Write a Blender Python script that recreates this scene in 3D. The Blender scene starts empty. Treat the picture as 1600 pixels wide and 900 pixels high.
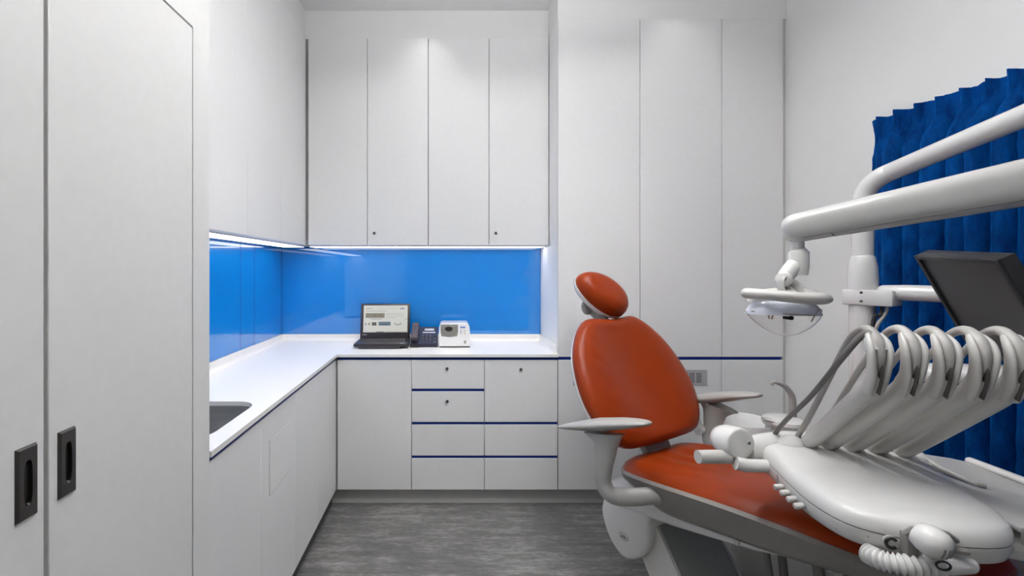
import bpy, bmesh, math, random
from mathutils import Vector, Matrix

random.seed(7)
scene = bpy.context.scene
col = scene.collection
PI = math.pi

# ------------------------------------------------------------------ camera
cam_data = bpy.data.cameras.new('camera')
cam_data.sensor_fit = 'HORIZONTAL'
cam_data.sensor_width = 36.0
cam_data.lens = 16.0                       # 711 px at 1600 px width
cam_data.shift_x = 100 / 1600
cam_data.shift_y = -30 / 1600
cam_data.clip_start = 0.02
cam = bpy.data.objects.new('camera', cam_data)
col.objects.link(cam)
cam.location = (0, 0, 1.396)
cam.rotation_euler = (PI / 2, 0, 0)
scene.camera = cam

# ------------------------------------------------------------------ world, exposure
world = bpy.data.worlds.new('world')
scene.world = world
world.use_nodes = True
world.node_tree.nodes['Background'].inputs[0].default_value = (0.9, 0.95, 1, 1)
world.node_tree.nodes['Background'].inputs[1].default_value = 0.2
vs = scene.view_settings
vs.view_transform = 'Standard'
vs.look = 'None'
vs.gamma = 1
vs.use_curve_mapping = False
vs.exposure = 0.60
FILL_DOWN = 8.0     # added fill lights out of view, lower diffuser
FILL_UP = (10.5, 31.0)   # and upper diffuser: back, front
LED_POWER = 2.7        # strips under the wall cabinets
SPOT_POWER = 2.2        # recessed downlights, watts

# ------------------------------------------------------------------ materials
def mat(name, color, rough=0.5, metal=0.0, coat=0.0, spec=0.5, emit=None, emit_s=0.0,
        noise=None, bump=None, sheen=0.0, trans=0.0, alpha=1.0):
    """noise=(scale xyz, amount, detail); bump=(scale xyz, strength, distance)"""
    m = bpy.data.materials.new(name)
    m.use_nodes = True
    nt = m.node_tree
    b = nt.nodes['Principled BSDF']
    b.inputs['Base Color'].default_value = (*color, 1)
    b.inputs['Roughness'].default_value = rough
    b.inputs['Metallic'].default_value = metal
    b.inputs['Coat Weight'].default_value = coat
    b.inputs['Coat Roughness'].default_value = 0.08
    b.inputs['Specular IOR Level'].default_value = spec
    b.inputs['Sheen Weight'].default_value = sheen
    b.inputs['Transmission Weight'].default_value = trans
    b.inputs['Alpha'].default_value = alpha
    if emit:
        b.inputs['Emission Color'].default_value = (*emit, 1)
        b.inputs['Emission Strength'].default_value = emit_s
    def coords(sc):
        tc = nt.nodes.new('ShaderNodeTexCoord')
        mp = nt.nodes.new('ShaderNodeMapping')
        mp.inputs['Scale'].default_value = sc
        nt.links.new(tc.outputs['Object'], mp.inputs[0])
        return mp.outputs[0]
    if noise:
        n = nt.nodes.new('ShaderNodeTexNoise')
        n.inputs['Scale'].default_value = 1
        n.inputs['Detail'].default_value = noise[2]
        nt.links.new(coords(noise[0]), n.inputs['Vector'])
        r = nt.nodes.new('ShaderNodeMapRange')
        r.inputs[1].default_value = 0.3; r.inputs[2].default_value = 0.7
        r.inputs[3].default_value = 1 - noise[1]; r.inputs[4].default_value = 1 + noise[1]
        nt.links.new(n.outputs[0], r.inputs[0])
        mx = nt.nodes.new('ShaderNodeMix'); mx.data_type = 'RGBA'; mx.blend_type = 'MULTIPLY'
        mx.inputs[0].default_value = 1
        mx.inputs[6].default_value = (*color, 1)
        nt.links.new(r.outputs[0], mx.inputs[7])
        nt.links.new(mx.outputs[2], b.inputs['Base Color'])
    if bump:
        n = nt.nodes.new('ShaderNodeTexNoise')
        n.inputs['Scale'].default_value = 1
        n.inputs['Detail'].default_value = 3
        nt.links.new(coords(bump[0]), n.inputs['Vector'])
        bp = nt.nodes.new('ShaderNodeBump')
        bp.inputs['Strength'].default_value = bump[1]
        bp.inputs['Distance'].default_value = bump[2]
        nt.links.new(n.outputs[0], bp.inputs['Height'])
        nt.links.new(bp.outputs[0], b.inputs['Normal'])
    return m

M = {}
M['paint'] = mat('wall_paint', (0.80, 0.80, 0.795), 0.6, noise=((6, 6, 6), 0.01, 3))
M['ceiling'] = mat('ceiling_paint', (0.87, 0.87, 0.87), 0.7, noise=((5, 5, 5), 0.01, 2))
M['laminate'] = mat('white_laminate', (0.81, 0.81, 0.815), 0.42, noise=((40, 40, 40), 0.012, 2))
M['door_lam'] = mat('door_laminate', (0.80, 0.80, 0.79), 0.5, noise=((40, 40, 40), 0.012, 2))
M['carcass'] = mat('carcass_grey', (0.33, 0.33, 0.34), 0.6, noise=((30, 30, 30), 0.03, 2))
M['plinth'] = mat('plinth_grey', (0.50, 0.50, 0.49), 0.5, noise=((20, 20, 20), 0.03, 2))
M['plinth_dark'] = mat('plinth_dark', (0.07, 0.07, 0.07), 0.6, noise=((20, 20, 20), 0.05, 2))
M['skirting'] = mat('skirting_light', (0.62, 0.62, 0.60), 0.45, noise=((20, 20, 20), 0.02, 2))
M['joint'] = mat('blue_joint', (0.002, 0.05, 0.2), 0.5, noise=((20, 20, 20), 0.05, 2))
M['navy'] = mat('navy_channel', (0.004, 0.024, 0.19), 0.6, spec=0.2, noise=((20, 20, 20), 0.05, 2))
M['glass_blue'] = mat('blue_back_painted_glass', (0.002, 0.205, 0.64), 0.22, coat=1.0, spec=0.1, noise=((2, 2, 2), 0.05, 2))
M['glass_blue'].node_tree.nodes['Principled BSDF'].inputs['Coat Roughness'].default_value = 0.02
M['glass_blue'].node_tree.nodes['Principled BSDF'].inputs['Coat IOR'].default_value = 1.85
M['solid'] = mat('white_solid_surface', (0.88, 0.86, 0.84), 0.32, coat=0.1, noise=((60, 60, 60), 0.01, 3))
M['steel'] = mat('brushed_steel', (0.42, 0.42, 0.41), 0.35, 1.0, noise=((8, 90, 60), 0.10, 3))
M['handle'] = mat('dark_nickel', (0.13, 0.125, 0.12), 0.36, 0.9, noise=((50, 50, 50), 0.06, 2))
M['recess_shade'] = mat('shaded_nickel', (0.06, 0.058, 0.055), 0.25, 0.9, noise=((50, 50, 50), 0.06, 2))  # the pull's nickel darkened, shade of the hollow put into the colour
M['chrome'] = mat('chrome', (0.75, 0.75, 0.76), 0.12, 1.0, noise=((20, 20, 20), 0.03, 2))
M['lock'] = mat('lock_metal', (0.20, 0.20, 0.20), 0.3, 0.9, noise=((60, 60, 60), 0.08, 2))
M['black'] = mat('black_hole', (0.012, 0.012, 0.013), 0.5, noise=((40, 40, 40), 0.1, 2))
M['leather'] = mat('orange_leather', (0.25, 0.030, 0.003), 0.33, spec=0.25, noise=((5, 5, 5), 0.05, 3),
                   bump=((16, 16, 16), 0.10, 0.01))
M['plastic'] = mat('white_plastic', (0.73, 0.725, 0.71), 0.22, coat=0.25, noise=((20, 20, 20), 0.01, 2))
M['lampwhite'] = mat('white_enamel', (0.63, 0.63, 0.625), 0.2, coat=0.4, noise=((20, 20, 20), 0.01, 2))
M['beamwhite'] = mat('white_enamel_arm', (0.52, 0.52, 0.515), 0.2, coat=0.4, noise=((20, 20, 20), 0.01, 2))
M['bowlwhite'] = mat('bowl_white', (0.88, 0.88, 0.88), 0.2, coat=0.3, noise=((20, 20, 20), 0.01, 2))
M['cream'] = mat('offwhite_plastic', (0.57, 0.56, 0.54), 0.32, coat=0.1, noise=((20, 20, 20), 0.015, 2))
M['shell'] = mat('warm_grey_plastic', (0.235, 0.220, 0.205), 0.38, noise=((60, 60, 60), 0.03, 2))
M['armgrey'] = mat('light_grey_plastic', (0.40, 0.395, 0.38), 0.35, noise=((60, 60, 60), 0.03, 2))
M['link'] = mat('painted_link_grey', (0.30, 0.31, 0.30), 0.45, noise=((60, 60, 60), 0.04, 2))
M['hose'] = mat('grey_hose', (0.36, 0.345, 0.33), 0.35, noise=((40, 40, 40), 0.03, 2))
M['hosepale'] = mat('pale_hose', (0.47, 0.46, 0.44), 0.3, noise=((40, 40, 40), 0.03, 2))
M['hose_dark'] = mat('dark_hose', (0.15, 0.145, 0.14), 0.4, noise=((40, 40, 40), 0.05, 2))
M['slot'] = mat('dark_slot', (0.07, 0.065, 0.06), 0.5, noise=((40, 40, 40), 0.05, 2))
M['bezel'] = mat('black_plastic', (0.018, 0.018, 0.02), 0.35, noise=((80, 80, 80), 0.08, 2))
M['screen_off'] = mat('screen_off', (0.038, 0.038, 0.040), 0.28, noise=((4, 4, 4), 0.05, 2))
M['laptop'] = mat('laptop_black', (0.035, 0.03, 0.035), 0.4, noise=((80, 80, 80), 0.06, 2))
M['key'] = mat('key_black', (0.02, 0.018, 0.02), 0.35, noise=((80, 80, 80), 0.06, 2))
M['keyprint'] = mat('key_print', (0.55, 0.55, 0.55), 0.5, noise=((80, 80, 80), 0.06, 2))
M['phone'] = mat('phone_navy_black', (0.02, 0.02, 0.045), 0.35, noise=((80, 80, 80), 0.06, 2))
M['handset'] = mat('handset_brown', (0.075, 0.055, 0.065), 0.35, noise=((80, 80, 80), 0.06, 2))
M['tray'] = mat('grey_tray', (0.50, 0.50, 0.50), 0.35, noise=((30, 30, 30), 0.02, 2))
M['bracket'] = mat('bracket_grey', (0.22, 0.21, 0.20), 0.4, noise=((30, 30, 30), 0.04, 2))
M['clear'] = mat('clear_plastic', (0.97, 0.97, 0.97), 0.05, trans=1.0, noise=((30, 30, 30), 0.01, 2))
M['clear'].node_tree.nodes['Principled BSDF'].inputs['IOR'].default_value = 1.12
M['reflector'] = mat('reflector', (0.80, 0.83, 0.95), 0.15, 0.0, noise=((30, 30, 30), 0.02, 2))
M['ledgrey'] = mat('vent_grey', (0.42, 0.42, 0.43), 0.45, noise=((30, 30, 30), 0.03, 2))
M['ventslot'] = mat('vent_slot', (0.16, 0.16, 0.17), 0.5, noise=((30, 30, 30), 0.03, 2))
M['print_window'] = mat('smoky_window', (0.24, 0.23, 0.21), 0.15, noise=((10, 10, 60), 0.12, 3))
M['fill_emit'] = mat('fill_diffuser', (0.9, 0.9, 0.9), 0.5, emit=(1.0, 0.985, 0.965), emit_s=FILL_DOWN, noise=((5, 5, 5), 0.01, 2))
for k in (0, 1): M['pendant_up%d' % k] = mat('pendant_uplight', (0.9, 0.9, 0.9), 0.5, emit=(1.0, 0.995, 0.99), emit_s=FILL_UP[k], noise=((5, 5, 5), 0.01, 2))
M['led_emit'] = mat('led_diffuser', (0.9, 0.9, 0.9), 0.5, emit=(1.0, 0.975, 0.94), emit_s=LED_POWER, noise=((5, 5, 5), 0.01, 2))
M['down_emit'] = mat('downlight_lens', (0.9, 0.9, 0.9), 0.5, emit=(1, 0.98, 0.95), emit_s=4, noise=((5, 5, 5), 0.01, 2))
M['display'] = mat('display_page', (0.3, 0.3, 0.28), 0.4, emit=(0.62, 0.61, 0.55), emit_s=0.35, noise=((9, 9, 9), 0.02, 2))
def ink(n, c, s=0.4): return mat('ink_' + n, (0.05, 0.05, 0.05), 0.4, emit=c, emit_s=s, noise=((200, 200, 200), 0.3, 2))
INK = {'dark': ink('dark', (0.06, 0.06, 0.06)), 'blue': ink('blue', (0.02, 0.03, 0.22)), 'tan': ink('tan', (0.30, 0.27, 0.20)),
       'sky': ink('sky', (0.13, 0.22, 0.30)), 'grey': ink('grey', (0.32, 0.32, 0.31)), 'green': ink('green', (0.15, 0.25, 0.05))}
M['mark_blue'] = mat('mark_blue', (0.12, 0.2, 0.65), 0.5, noise=((80, 80, 80), 0.06, 2))
M['mark_white'] = mat('mark_white', (0.8, 0.8, 0.82), 0.5, noise=((80, 80, 80), 0.06, 2))
M['mark_tan'] = mat('mark_tan', (0.5, 0.4, 0.3), 0.5, noise=((80, 80, 80), 0.06, 2))
M['mark_grey'] = mat('mark_grey', (0.35, 0.35, 0.35), 0.5, noise=((80, 80, 80), 0.06, 2))

# floor: streaked grey vinyl
def floor_mat():
    m = bpy.data.materials.new('grey_streaked_vinyl'); m.use_nodes = True
    nt = m.node_tree; b = nt.nodes['Principled BSDF']
    tc = nt.nodes.new('ShaderNodeTexCoord')
    def nz(sc, det, rough=0.6):
        mp = nt.nodes.new('ShaderNodeMapping'); mp.inputs['Scale'].default_value = sc
        nt.links.new(tc.outputs['Object'], mp.inputs[0])
        n = nt.nodes.new('ShaderNodeTexNoise'); n.inputs['Scale'].default_value = 1
        n.inputs['Detail'].default_value = det; n.inputs['Roughness'].default_value = rough
        nt.links.new(mp.outputs[0], n.inputs['Vector']); return n.outputs[0]
    a = nz((4.5, 24, 1), 6, 0.72); c = nz((26, 75, 1), 4); d = nz((2.2, 2.6, 1), 3)
    def madd(x, k, y):
        q = nt.nodes.new('ShaderNodeMath'); q.operation = 'MULTIPLY_ADD'; q.inputs[1].default_value = k
        nt.links.new(x, q.inputs[0])
        if isinstance(y, float): q.inputs[2].default_value = y
        else: nt.links.new(y, q.inputs[2])
        return q.outputs[0]
    v = madd(d, 0.35, -0.10); v = madd(c, 0.35, v); v = madd(a, 0.75, v)
    cr = nt.nodes.new('ShaderNodeValToRGB')
    cr.color_ramp.elements[0].position = 0.40; cr.color_ramp.elements[0].color = (0.075, 0.075, 0.078, 1)
    cr.color_ramp.elements[1].position = 0.86; cr.color_ramp.elements[1].color = (0.36, 0.355, 0.35, 1)
    e = cr.color_ramp.elements.new(0.62); e.color = (0.155, 0.153, 0.152, 1)
    nt.links.new(v, cr.inputs[0]); nt.links.new(cr.outputs[0], b.inputs['Base Color'])
    b.inputs['Roughness'].default_value = 0.5
    return m
M['floor'] = floor_mat()

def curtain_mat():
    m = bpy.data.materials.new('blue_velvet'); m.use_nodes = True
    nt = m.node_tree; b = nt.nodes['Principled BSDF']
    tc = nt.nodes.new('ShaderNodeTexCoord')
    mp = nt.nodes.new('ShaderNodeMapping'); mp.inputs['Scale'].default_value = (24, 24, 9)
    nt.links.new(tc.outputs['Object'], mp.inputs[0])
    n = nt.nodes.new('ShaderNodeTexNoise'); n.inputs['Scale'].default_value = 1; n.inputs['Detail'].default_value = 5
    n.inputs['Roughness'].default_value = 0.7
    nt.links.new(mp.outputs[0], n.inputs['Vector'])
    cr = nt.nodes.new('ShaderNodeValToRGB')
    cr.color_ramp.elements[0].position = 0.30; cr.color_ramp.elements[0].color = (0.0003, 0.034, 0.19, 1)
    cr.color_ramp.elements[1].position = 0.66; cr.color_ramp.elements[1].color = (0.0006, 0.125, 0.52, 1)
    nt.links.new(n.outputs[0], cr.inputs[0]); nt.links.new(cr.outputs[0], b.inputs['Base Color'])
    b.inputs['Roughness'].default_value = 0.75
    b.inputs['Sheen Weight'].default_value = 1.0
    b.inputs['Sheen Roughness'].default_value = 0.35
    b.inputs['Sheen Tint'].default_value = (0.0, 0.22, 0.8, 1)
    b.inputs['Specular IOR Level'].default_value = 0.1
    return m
M['velvet'] = curtain_mat()

# ------------------------------------------------------------------ mesh helpers
def obj(name, bm, m, parent=None, angle=38, mats=None):
    me = bpy.data.meshes.new(name)
    bmesh.ops.recalc_face_normals(bm, faces=bm.faces[:])
    bm.to_mesh(me); bm.free()
    for p in me.polygons: p.use_smooth = True
    me.set_sharp_from_angle(angle=math.radians(angle))
    for q in (mats or [m]): me.materials.append(q)
    o = bpy.data.objects.new(name, me); col.objects.link(o)
    if parent: o.parent = parent
    return o
def tag(o, label, cat, group=None):
    o['label'] = label; o['category'] = cat
    if group: o['group'] = group
    return o
def thing(name, label, cat, loc=(0, 0, 0), rotz=0.0, group=None):
    o = bpy.data.objects.new(name, None); col.objects.link(o)
    o.empty_display_size = 0.1
    o.location = loc; o.rotation_euler = (0, 0, rotz)
    return tag(o, label, cat, group)
def struct(o):
    o['kind'] = 'structure'; return o
def B(): return bmesh.new()

def box(bm, x0, x1, y0, y1, z0, z1, bev=0.0, seg=2, mtx=None, mi=0):
    g = bmesh.ops.create_cube(bm, size=1)
    vs_ = g['verts']
    bmesh.ops.scale(bm, vec=(x1 - x0, y1 - y0, z1 - z0), verts=vs_)
    bmesh.ops.translate(bm, vec=((x0 + x1) / 2, (y0 + y1) / 2, (z0 + z1) / 2), verts=vs_)
    fs = set(f for v in vs_ for f in v.link_faces)
    if bev:
        es = list(set(e for v in vs_ for e in v.link_edges))
        r = bmesh.ops.bevel(bm, geom=es, offset=bev, segments=seg, profile=0.5, affect='EDGES')
        fs = set(r['faces']) | set(f for f in fs if f.is_valid)
        vs_ = list(set(v for f in fs for v in f.verts))
    for f in fs: f.material_index = mi
    if mtx is not None: bmesh.ops.transform(bm, matrix=mtx, verts=vs_)
    return bm

def frame_for(d):
    d = d.normalized()
    up = Vector((0, 0, 1)) if abs(d.z) < 0.95 else Vector((1, 0, 0))
    a = up.cross(d).normalized(); b = d.cross(a).normalized()
    return a, b

def loft(bm, rings, cap0=True, cap1=True, mi=0):
    vr = [[bm.verts.new(p) for p in r] for r in rings]
    n = len(vr[0])
    for i in range(len(vr) - 1):
        for j in range(n):
            f = bm.faces.new((vr[i][j], vr[i][(j + 1) % n], vr[i + 1][(j + 1) % n], vr[i + 1][j])); f.material_index = mi
    if cap0: bm.faces.new(vr[0][::-1]).material_index = mi
    if cap1: bm.faces.new(vr[-1]).material_index = mi
    return bm

def catmull(pts, k=6):
    P = [Vector(p) for p in pts]
    if len(P) < 3: return P
    out = []
    for i in range(len(P) - 1):
        p0 = P[max(i - 1, 0)]; p1 = P[i]; p2 = P[i + 1]; p3 = P[min(i + 2, len(P) - 1)]
        for s in range(k):
            t = s / k
            out.append(0.5 * ((2 * p1) + (p2 - p0) * t + (2 * p0 - 5 * p1 + 4 * p2 - p3) * t * t + (3 * p1 - p0 - 3 * p2 + p3) * t ** 3))
    out.append(P[-1]); return out

def lerp_list(vals, n):
    out = []
    for i in range(n):
        t = i / (n - 1) * (len(vals) - 1); a = min(int(t), len(vals) - 2)
        q = t - a; out.append(vals[a] * (1 - q) + vals[a + 1] * q)
    return out

def tube(bm, pts, r, seg=12, k=6, smooth=True, r2=None, up=None, cap=True, round_ends=False, mi=0):
    """swept tube; r (and r2: second half axis) a number or list along the path; up fixes the axis r2 lies along"""
    P = catmull(pts, k) if smooth else [Vector(p) for p in pts]
    n = len(P)
    R1 = lerp_list(r, n) if isinstance(r, (list, tuple)) else [r] * n
    R2 = R1 if r2 is None else (lerp_list(r2, n) if isinstance(r2, (list, tuple)) else [r2] * n)
    if round_ends:
        d0 = (P[0] - P[1]).normalized(); d1 = (P[-1] - P[-2]).normalized()
        q0 = []; q1 = []
        for a in (0.25, 0.6, 0.92):
            c = math.sqrt(max(1 - a * a, 0.02))
            q0.insert(0, (P[0] + d0 * min(R1[0], R2[0]) * a, R1[0] * c, R2[0] * c))
            q1.append((P[-1] + d1 * min(R1[-1], R2[-1]) * a, R1[-1] * c, R2[-1] * c))
        L = q0 + list(zip(P, R1, R2)) + q1
        P = [x[0] for x in L]; R1 = [x[1] for x in L]; R2 = [x[2] for x in L]; n = len(P)
    rings = []; a = None
    for i in range(n):
        d = (P[min(i + 1, n - 1)] - P[max(i - 1, 0)])
        if d.length < 1e-9: d = Vector((0, 0, 1))
        d.normalize()
        if up is not None:
            b = (Vector(up) - d * d.dot(Vector(up))).normalized(); a = b.cross(d).normalized()
        elif a is None:
            a, b = frame_for(d)
        else:
            a = (a - d * a.dot(d)).normalized(); b = d.cross(a).normalized()
        rings.append([P[i] + a * (R1[i] * math.cos(2 * PI * j / seg)) + b * (R2[i] * math.sin(2 * PI * j / seg)) for j in range(seg)])
    return loft(bm, rings, cap, cap, mi)

def cyl(bm, p0, p1, r0, r1=None, seg=24, mi=0):
    return tube(bm, [p0, p1], [r0, r0 if r1 is None else r1], seg, smooth=False, mi=mi)

def lathe(bm, prof, seg=32, o=(0, 0, 0), mtx=None, cap0=True, cap1=True, mi=0, sy=1.0):
    o = Vector(o); rings = []
    for r, z in prof:
        ring = []
        for j in range(seg):
            p = Vector((r * math.cos(2 * PI * j / seg), r * sy * math.sin(2 * PI * j / seg), z))
            if mtx is not None: p = mtx @ p
            ring.append(p + o)
        rings.append(ring)
    return loft(bm, rings, cap0, cap1, mi)

def axis_mtx(d):
    d = Vector(d).normalized(); a, b = frame_for(d)
    return Matrix((a, b, d)).transposed()

def ellipsoid(bm, c, rx, ry, rz, seg=24, rings=14, z0=-1.0, z1=1.0, mtx=None, mi=0):
    rr = []
    for i in range(rings + 1):
        z = z0 + (z1 - z0) * i / rings
        z = math.sin(math.asin(max(-1, min(1, z0))) + (math.asin(z1) - math.asin(z0)) * i / rings)
        r = max(math.sqrt(max(1 - z * z, 0)), 0.002); ring = []
        for j in range(seg):
            p = Vector((rx * r * math.cos(2 * PI * j / seg), ry * r * math.sin(2 * PI * j / seg), rz * z))
            if mtx is not None: p = mtx @ p
            ring.append(p + Vector(c))
        rr.append(ring)
    return loft(bm, rr, mi=mi)

def outline_smooth(pts, k=5):
    P = [Vector((p[0], p[1], 0)) for p in pts]; n = len(P); out = []
    for i in range(n):
        p0, p1, p2, p3 = P[i - 1], P[i], P[(i + 1) % n], P[(i + 2) % n]
        for s in range(k):
            t = s / k
            q = 0.5 * ((2 * p1) + (p2 - p0) * t + (2 * p0 - 5 * p1 + 4 * p2 - p3) * t * t + (3 * p1 - p0 - 3 * p2 + p3) * t ** 3)
            out.append((q.x, q.y))
    return out

def rrect(x0, x1, y0, y1, r, k=6):
    out = []
    for cx, cy, a0 in ((x1 - r, y1 - r, 0), (x0 + r, y1 - r, 90), (x0 + r, y0 + r, 180), (x1 - r, y0 + r, 270)):
        for i in range(k + 1):
            a = math.radians(a0 + 90 * i / k); out.append((cx + r * math.cos(a), cy + r * math.sin(a)))
    return out

def slab(bm, outline, z0, z1, bev=0.004, seg=2, mi=0):
    """outline in xy extruded z0..z1, edges rounded by shrinking rings"""
    n = len(outline)
    cx = sum(p[0] for p in outline) / n; cy = sum(p[1] for p in outline) / n
    def ring(off, z):
        out = []
        for i in range(n):
            p = Vector((*outline[i], 0)); a = Vector((*outline[i - 1], 0)); b = Vector((*outline[(i + 1) % n], 0))
            t = (b - a); nn = Vector((t.y, -t.x, 0))
            if nn.length < 1e-9: nn = p - Vector((cx, cy, 0))
            nn.normalize()
            if nn.dot(p - Vector((cx, cy, 0))) < 0: nn = -nn
            q = p - nn * off; out.append((q.x, q.y, z))
        return out
    rings = [ring(bev, z0)]
    for i in range(1, seg + 1):
        a = PI / 2 * i / seg; rings.append(ring(bev * (1 - math.sin(a)), z0 + bev * (1 - math.cos(a))))
    for i in range(0, seg + 1):
        a = PI / 2 * i / seg; rings.append(ring(bev * (1 - math.cos(a)), z1 - bev * (1 - math.sin(a))))
    return loft(bm, rings, mi=mi)

def tf(bm, mtx):
    bmesh.ops.transform(bm, matrix=mtx, verts=bm.verts[:]); return bm
def rot(axis, deg): return Matrix.Rotation(math.radians(deg), 4, axis)
def tr(*p): return Matrix.Translation(p)

# ------------------------------------------------------------------ measures of the room
D1 = 2.665      # fronts of base and tall cabinets
D2 = 3.160      # back wall
D3 = 2.900      # fronts of the wall cabinets
XL = -1.155     # left wall
XC = -0.656     # fronts of left base cabinets
XU = -0.905     # fronts of left wall cabinets
XR = 1.985      # right wall
XP = -0.650     # sliding-door partition
YP = 1.240
YB = -3.00      # wall behind the camera
ZC = 3.050
ZT = 2.866      # top of cabinet doors
CT = 0.897      # worktop
Z0, Z1 = 0.862, 0.880   # navy channel
XT = [0.6447, 1.1245, 1.604, 1.964]

# ------------------------------------------------------------------ structure
struct(obj('floor', box(B(), XL - .1, XR + .1, YB - .1, D2 + .1, -.06, 0), M['floor']))
struct(obj('ceiling', box(B(), XL - .1, XR + .1, YB - .1, D2 + .1, ZC, ZC + .06), M['ceiling']))
struct(obj('wall_back', box(B(), XL - .1, XR + .1, D2 + .012, D2 + .1, 0, ZC), M['paint']))
struct(obj('wall_left', box(B(), XL - .1, XL - .012, YP, D2 + .012, 0, ZC), M['paint']))
struct(obj('wall_right', box(B(), XR, XR + .1, YB - .1, D2 + .012, 0, ZC), M['paint']))
struct(obj('wall_front', box(B(), XL - .1, XR, YB - .1, YB, 0, ZC), M['paint']))
# partition with two sliding doors set flush in it
wp = B()
box(wp, XL - .1, XP, 1.161, YP, 0, ZC)                # column next to the worktop
box(wp, XL - .1, XP, YB, 1.161, 2.013, ZC)            # over the doors
box(wp, XL - .1, XP, YB, -.26, 0, 2.013)
box(wp, XL - .1, XP - .05, -.26, 1.161, 0, 2.013)     # behind the doors
struct(obj('wall_partition', wp, M['door_lam']))
def sliding_door(name, y0, y1, hy, label):
    d = struct(bpy.data.objects.new(name, None)); col.objects.link(d)
    d.location = (XP - .02, (y0 + y1) / 2, 0); d['label'] = label
    yc = (y0 + y1) / 2
    # panel with a hole is not needed: the pull is a shallow tray set on the face
    obj('door_panel', box(B(), -.02, .0195, y0 - yc, y1 - yc, .008, 2.009, .0015, 1), M['door_lam'], d)
    h0, h1 = hy[0] - yc, hy[1] - yc
    b = B()
    # plate ring with an oblong opening, bevelled to the door face
    Z_0, Z_1 = 1.010, 1.123
    N = 40; out = []; mid = []; inn = []; deep = []
    cy_, cz_ = (h0 + h1) / 2, (Z_0 + Z_1) / 2; hw, hh = (h1 - h0) / 2, (Z_1 - Z_0) / 2
    rw, rh = .0072, .035
    for i in range(N):
        a = 2 * PI * i / N; c, s = math.cos(a), math.sin(a)
        k = 1 / max(abs(c), abs(s))
        out.append((.0193, cy_ + hw * c * k, cz_ + hh * s * k))
        mid.append((.0245, cy_ + (hw - .003) * c * k, cz_ + (hh - .003) * s * k))
        e = (abs(s) ** .6) * (1 if s > 0 else -1)
        inn.append((.0243, cy_ + rw * (abs(c) ** .6) * (1 if c > 0 else -1), cz_ + rh * e))
        deep.append((.0198, cy_ + rw * .75 * (abs(c) ** .6) * (1 if c > 0 else -1), cz_ + rh * .93 * e))
    loft(b, [out, mid, inn], cap0=False, cap1=False)
    hd = obj('flush_pull', b, M['handle'], d, 25); hd['label'] = 'dark metal recessed pull plate'
    b = B(); loft(b, [inn, deep], cap0=False); obj('pull_recess', b, M['recess_shade'], hd, 60)
    return d
sliding_door('door_1', .7415, 1.158, (.7576, .7927), 'white sliding door with dark pull, beside the worktop')
sliding_door('door_2', -.255, .7335, (.6826, .7187), 'white sliding door with dark pull, nearest the camera')

# fascias closing the gap between cabinet doors and ceiling
struct(obj('trim_1', box(B(), XU - .015, XT[0], D3 + .016, D2 + .012, ZT + .002, ZC), M['paint']))
struct(obj('trim_2', box(B(), XL - .012, XU - .015, YP, D2 + .012, ZT + .002, ZC), M['paint']))
struct(obj('trim_3', box(B(), XT[0], XR, D1 + .004, D2 + .012, ZT - .006, ZC), M['paint']))
# plinths and skirting
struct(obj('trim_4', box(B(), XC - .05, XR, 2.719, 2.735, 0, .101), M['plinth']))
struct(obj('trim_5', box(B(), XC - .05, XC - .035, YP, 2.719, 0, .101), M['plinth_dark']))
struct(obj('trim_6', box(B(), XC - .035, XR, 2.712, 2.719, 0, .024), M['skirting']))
struct(obj('trim_7', box(B(), XT[3] + .002, XR, D1 + .012, D1 + .03, .101, ZT - .007), M['skirting']))
struct(obj('trim_8', box(B(), XR - .012, XR, YB, D1, 0, .08, .002, 1), M['skirting']))

# ------------------------------------------------------------------ cabinets
G = 0.0016      # half gap between doors
def lock(x, y, z, parent, axis='y'):
    b = B()
    lathe(b, [(.0085, 0), (.0092, .003), (.0085, .0052), (.006, .0056)], 20, (0, 0, 0), axis_mtx((0, -1, 0)))
    o = obj('lock', b, M['lock'], parent); o['label'] = 'small round metal cam lock'
    k = B(); box(k, -.0012, .0012, -.0064, -.0054, -.0045, .0045); box(k, -.0035, .0035, -.0064, -.0054, .001, .0025)
    tf(k, tr(0, 0, 0))
    kk = obj('keyhole', k, M['black'], o)
    o.location = (x, y, z)
    return o

def front(name, x0, x1, z0, z1, parent, o, t=.018, m='laminate'):
    """door or drawer front facing -y; coordinates in world, parent origin o"""
    return obj(name, box(B(), x0 + G - o[0], x1 - G - o[0], -o[1] + D_front[0], -o[1] + D_front[0] + t, z0 - o[2], z1 - o[2], .0012, 1), M[m], parent)
D_front = [D1]

# wall cabinets over the blue splashback: two units of two doors
XW = [-.893, -.514, -.1265, .261, .6425]
for i in range(2):
    xa, xm, xb = XW[2 * i], XW[2 * i + 1], XW[2 * i + 2]
    o = (xa, D3, 1.547)
    c = thing('wall_cabinet', ['white two-door wall cabinet above the laptop, next to the left cabinet run',
                               'white two-door wall cabinet above the small white machine, next to the tall cabinets'][i], 'cabinet', o, 0, 'wall cabinets over the back splashback')
    obj('body', box(B(), .001, xb - xa - .001, .019, D2 - D3 + .01, 0, ZT - 1.547), M['carcass'] if False else M['laminate'], c)
    obj('gap_liner', box(B(), .0005, xb - xa - .0005, .0182, .0189, .001, ZT - 1.549), M['carcass'], c)
    D_front[0] = D3
    front('door', xa + .001, xm, 1.547, ZT, c, o)
    d = front('door', xm, xb, 1.547, ZT, c, o)
    lock(xm + .044 - xa, -.0003, 1.396 + 55.5 * D3 / 711 - 1.547, d)
struct(obj('trim_9', box(B(), XU - .012, -.8935, D3 + .012, D3 + .03, 1.547, ZT), M['carcass']))

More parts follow.
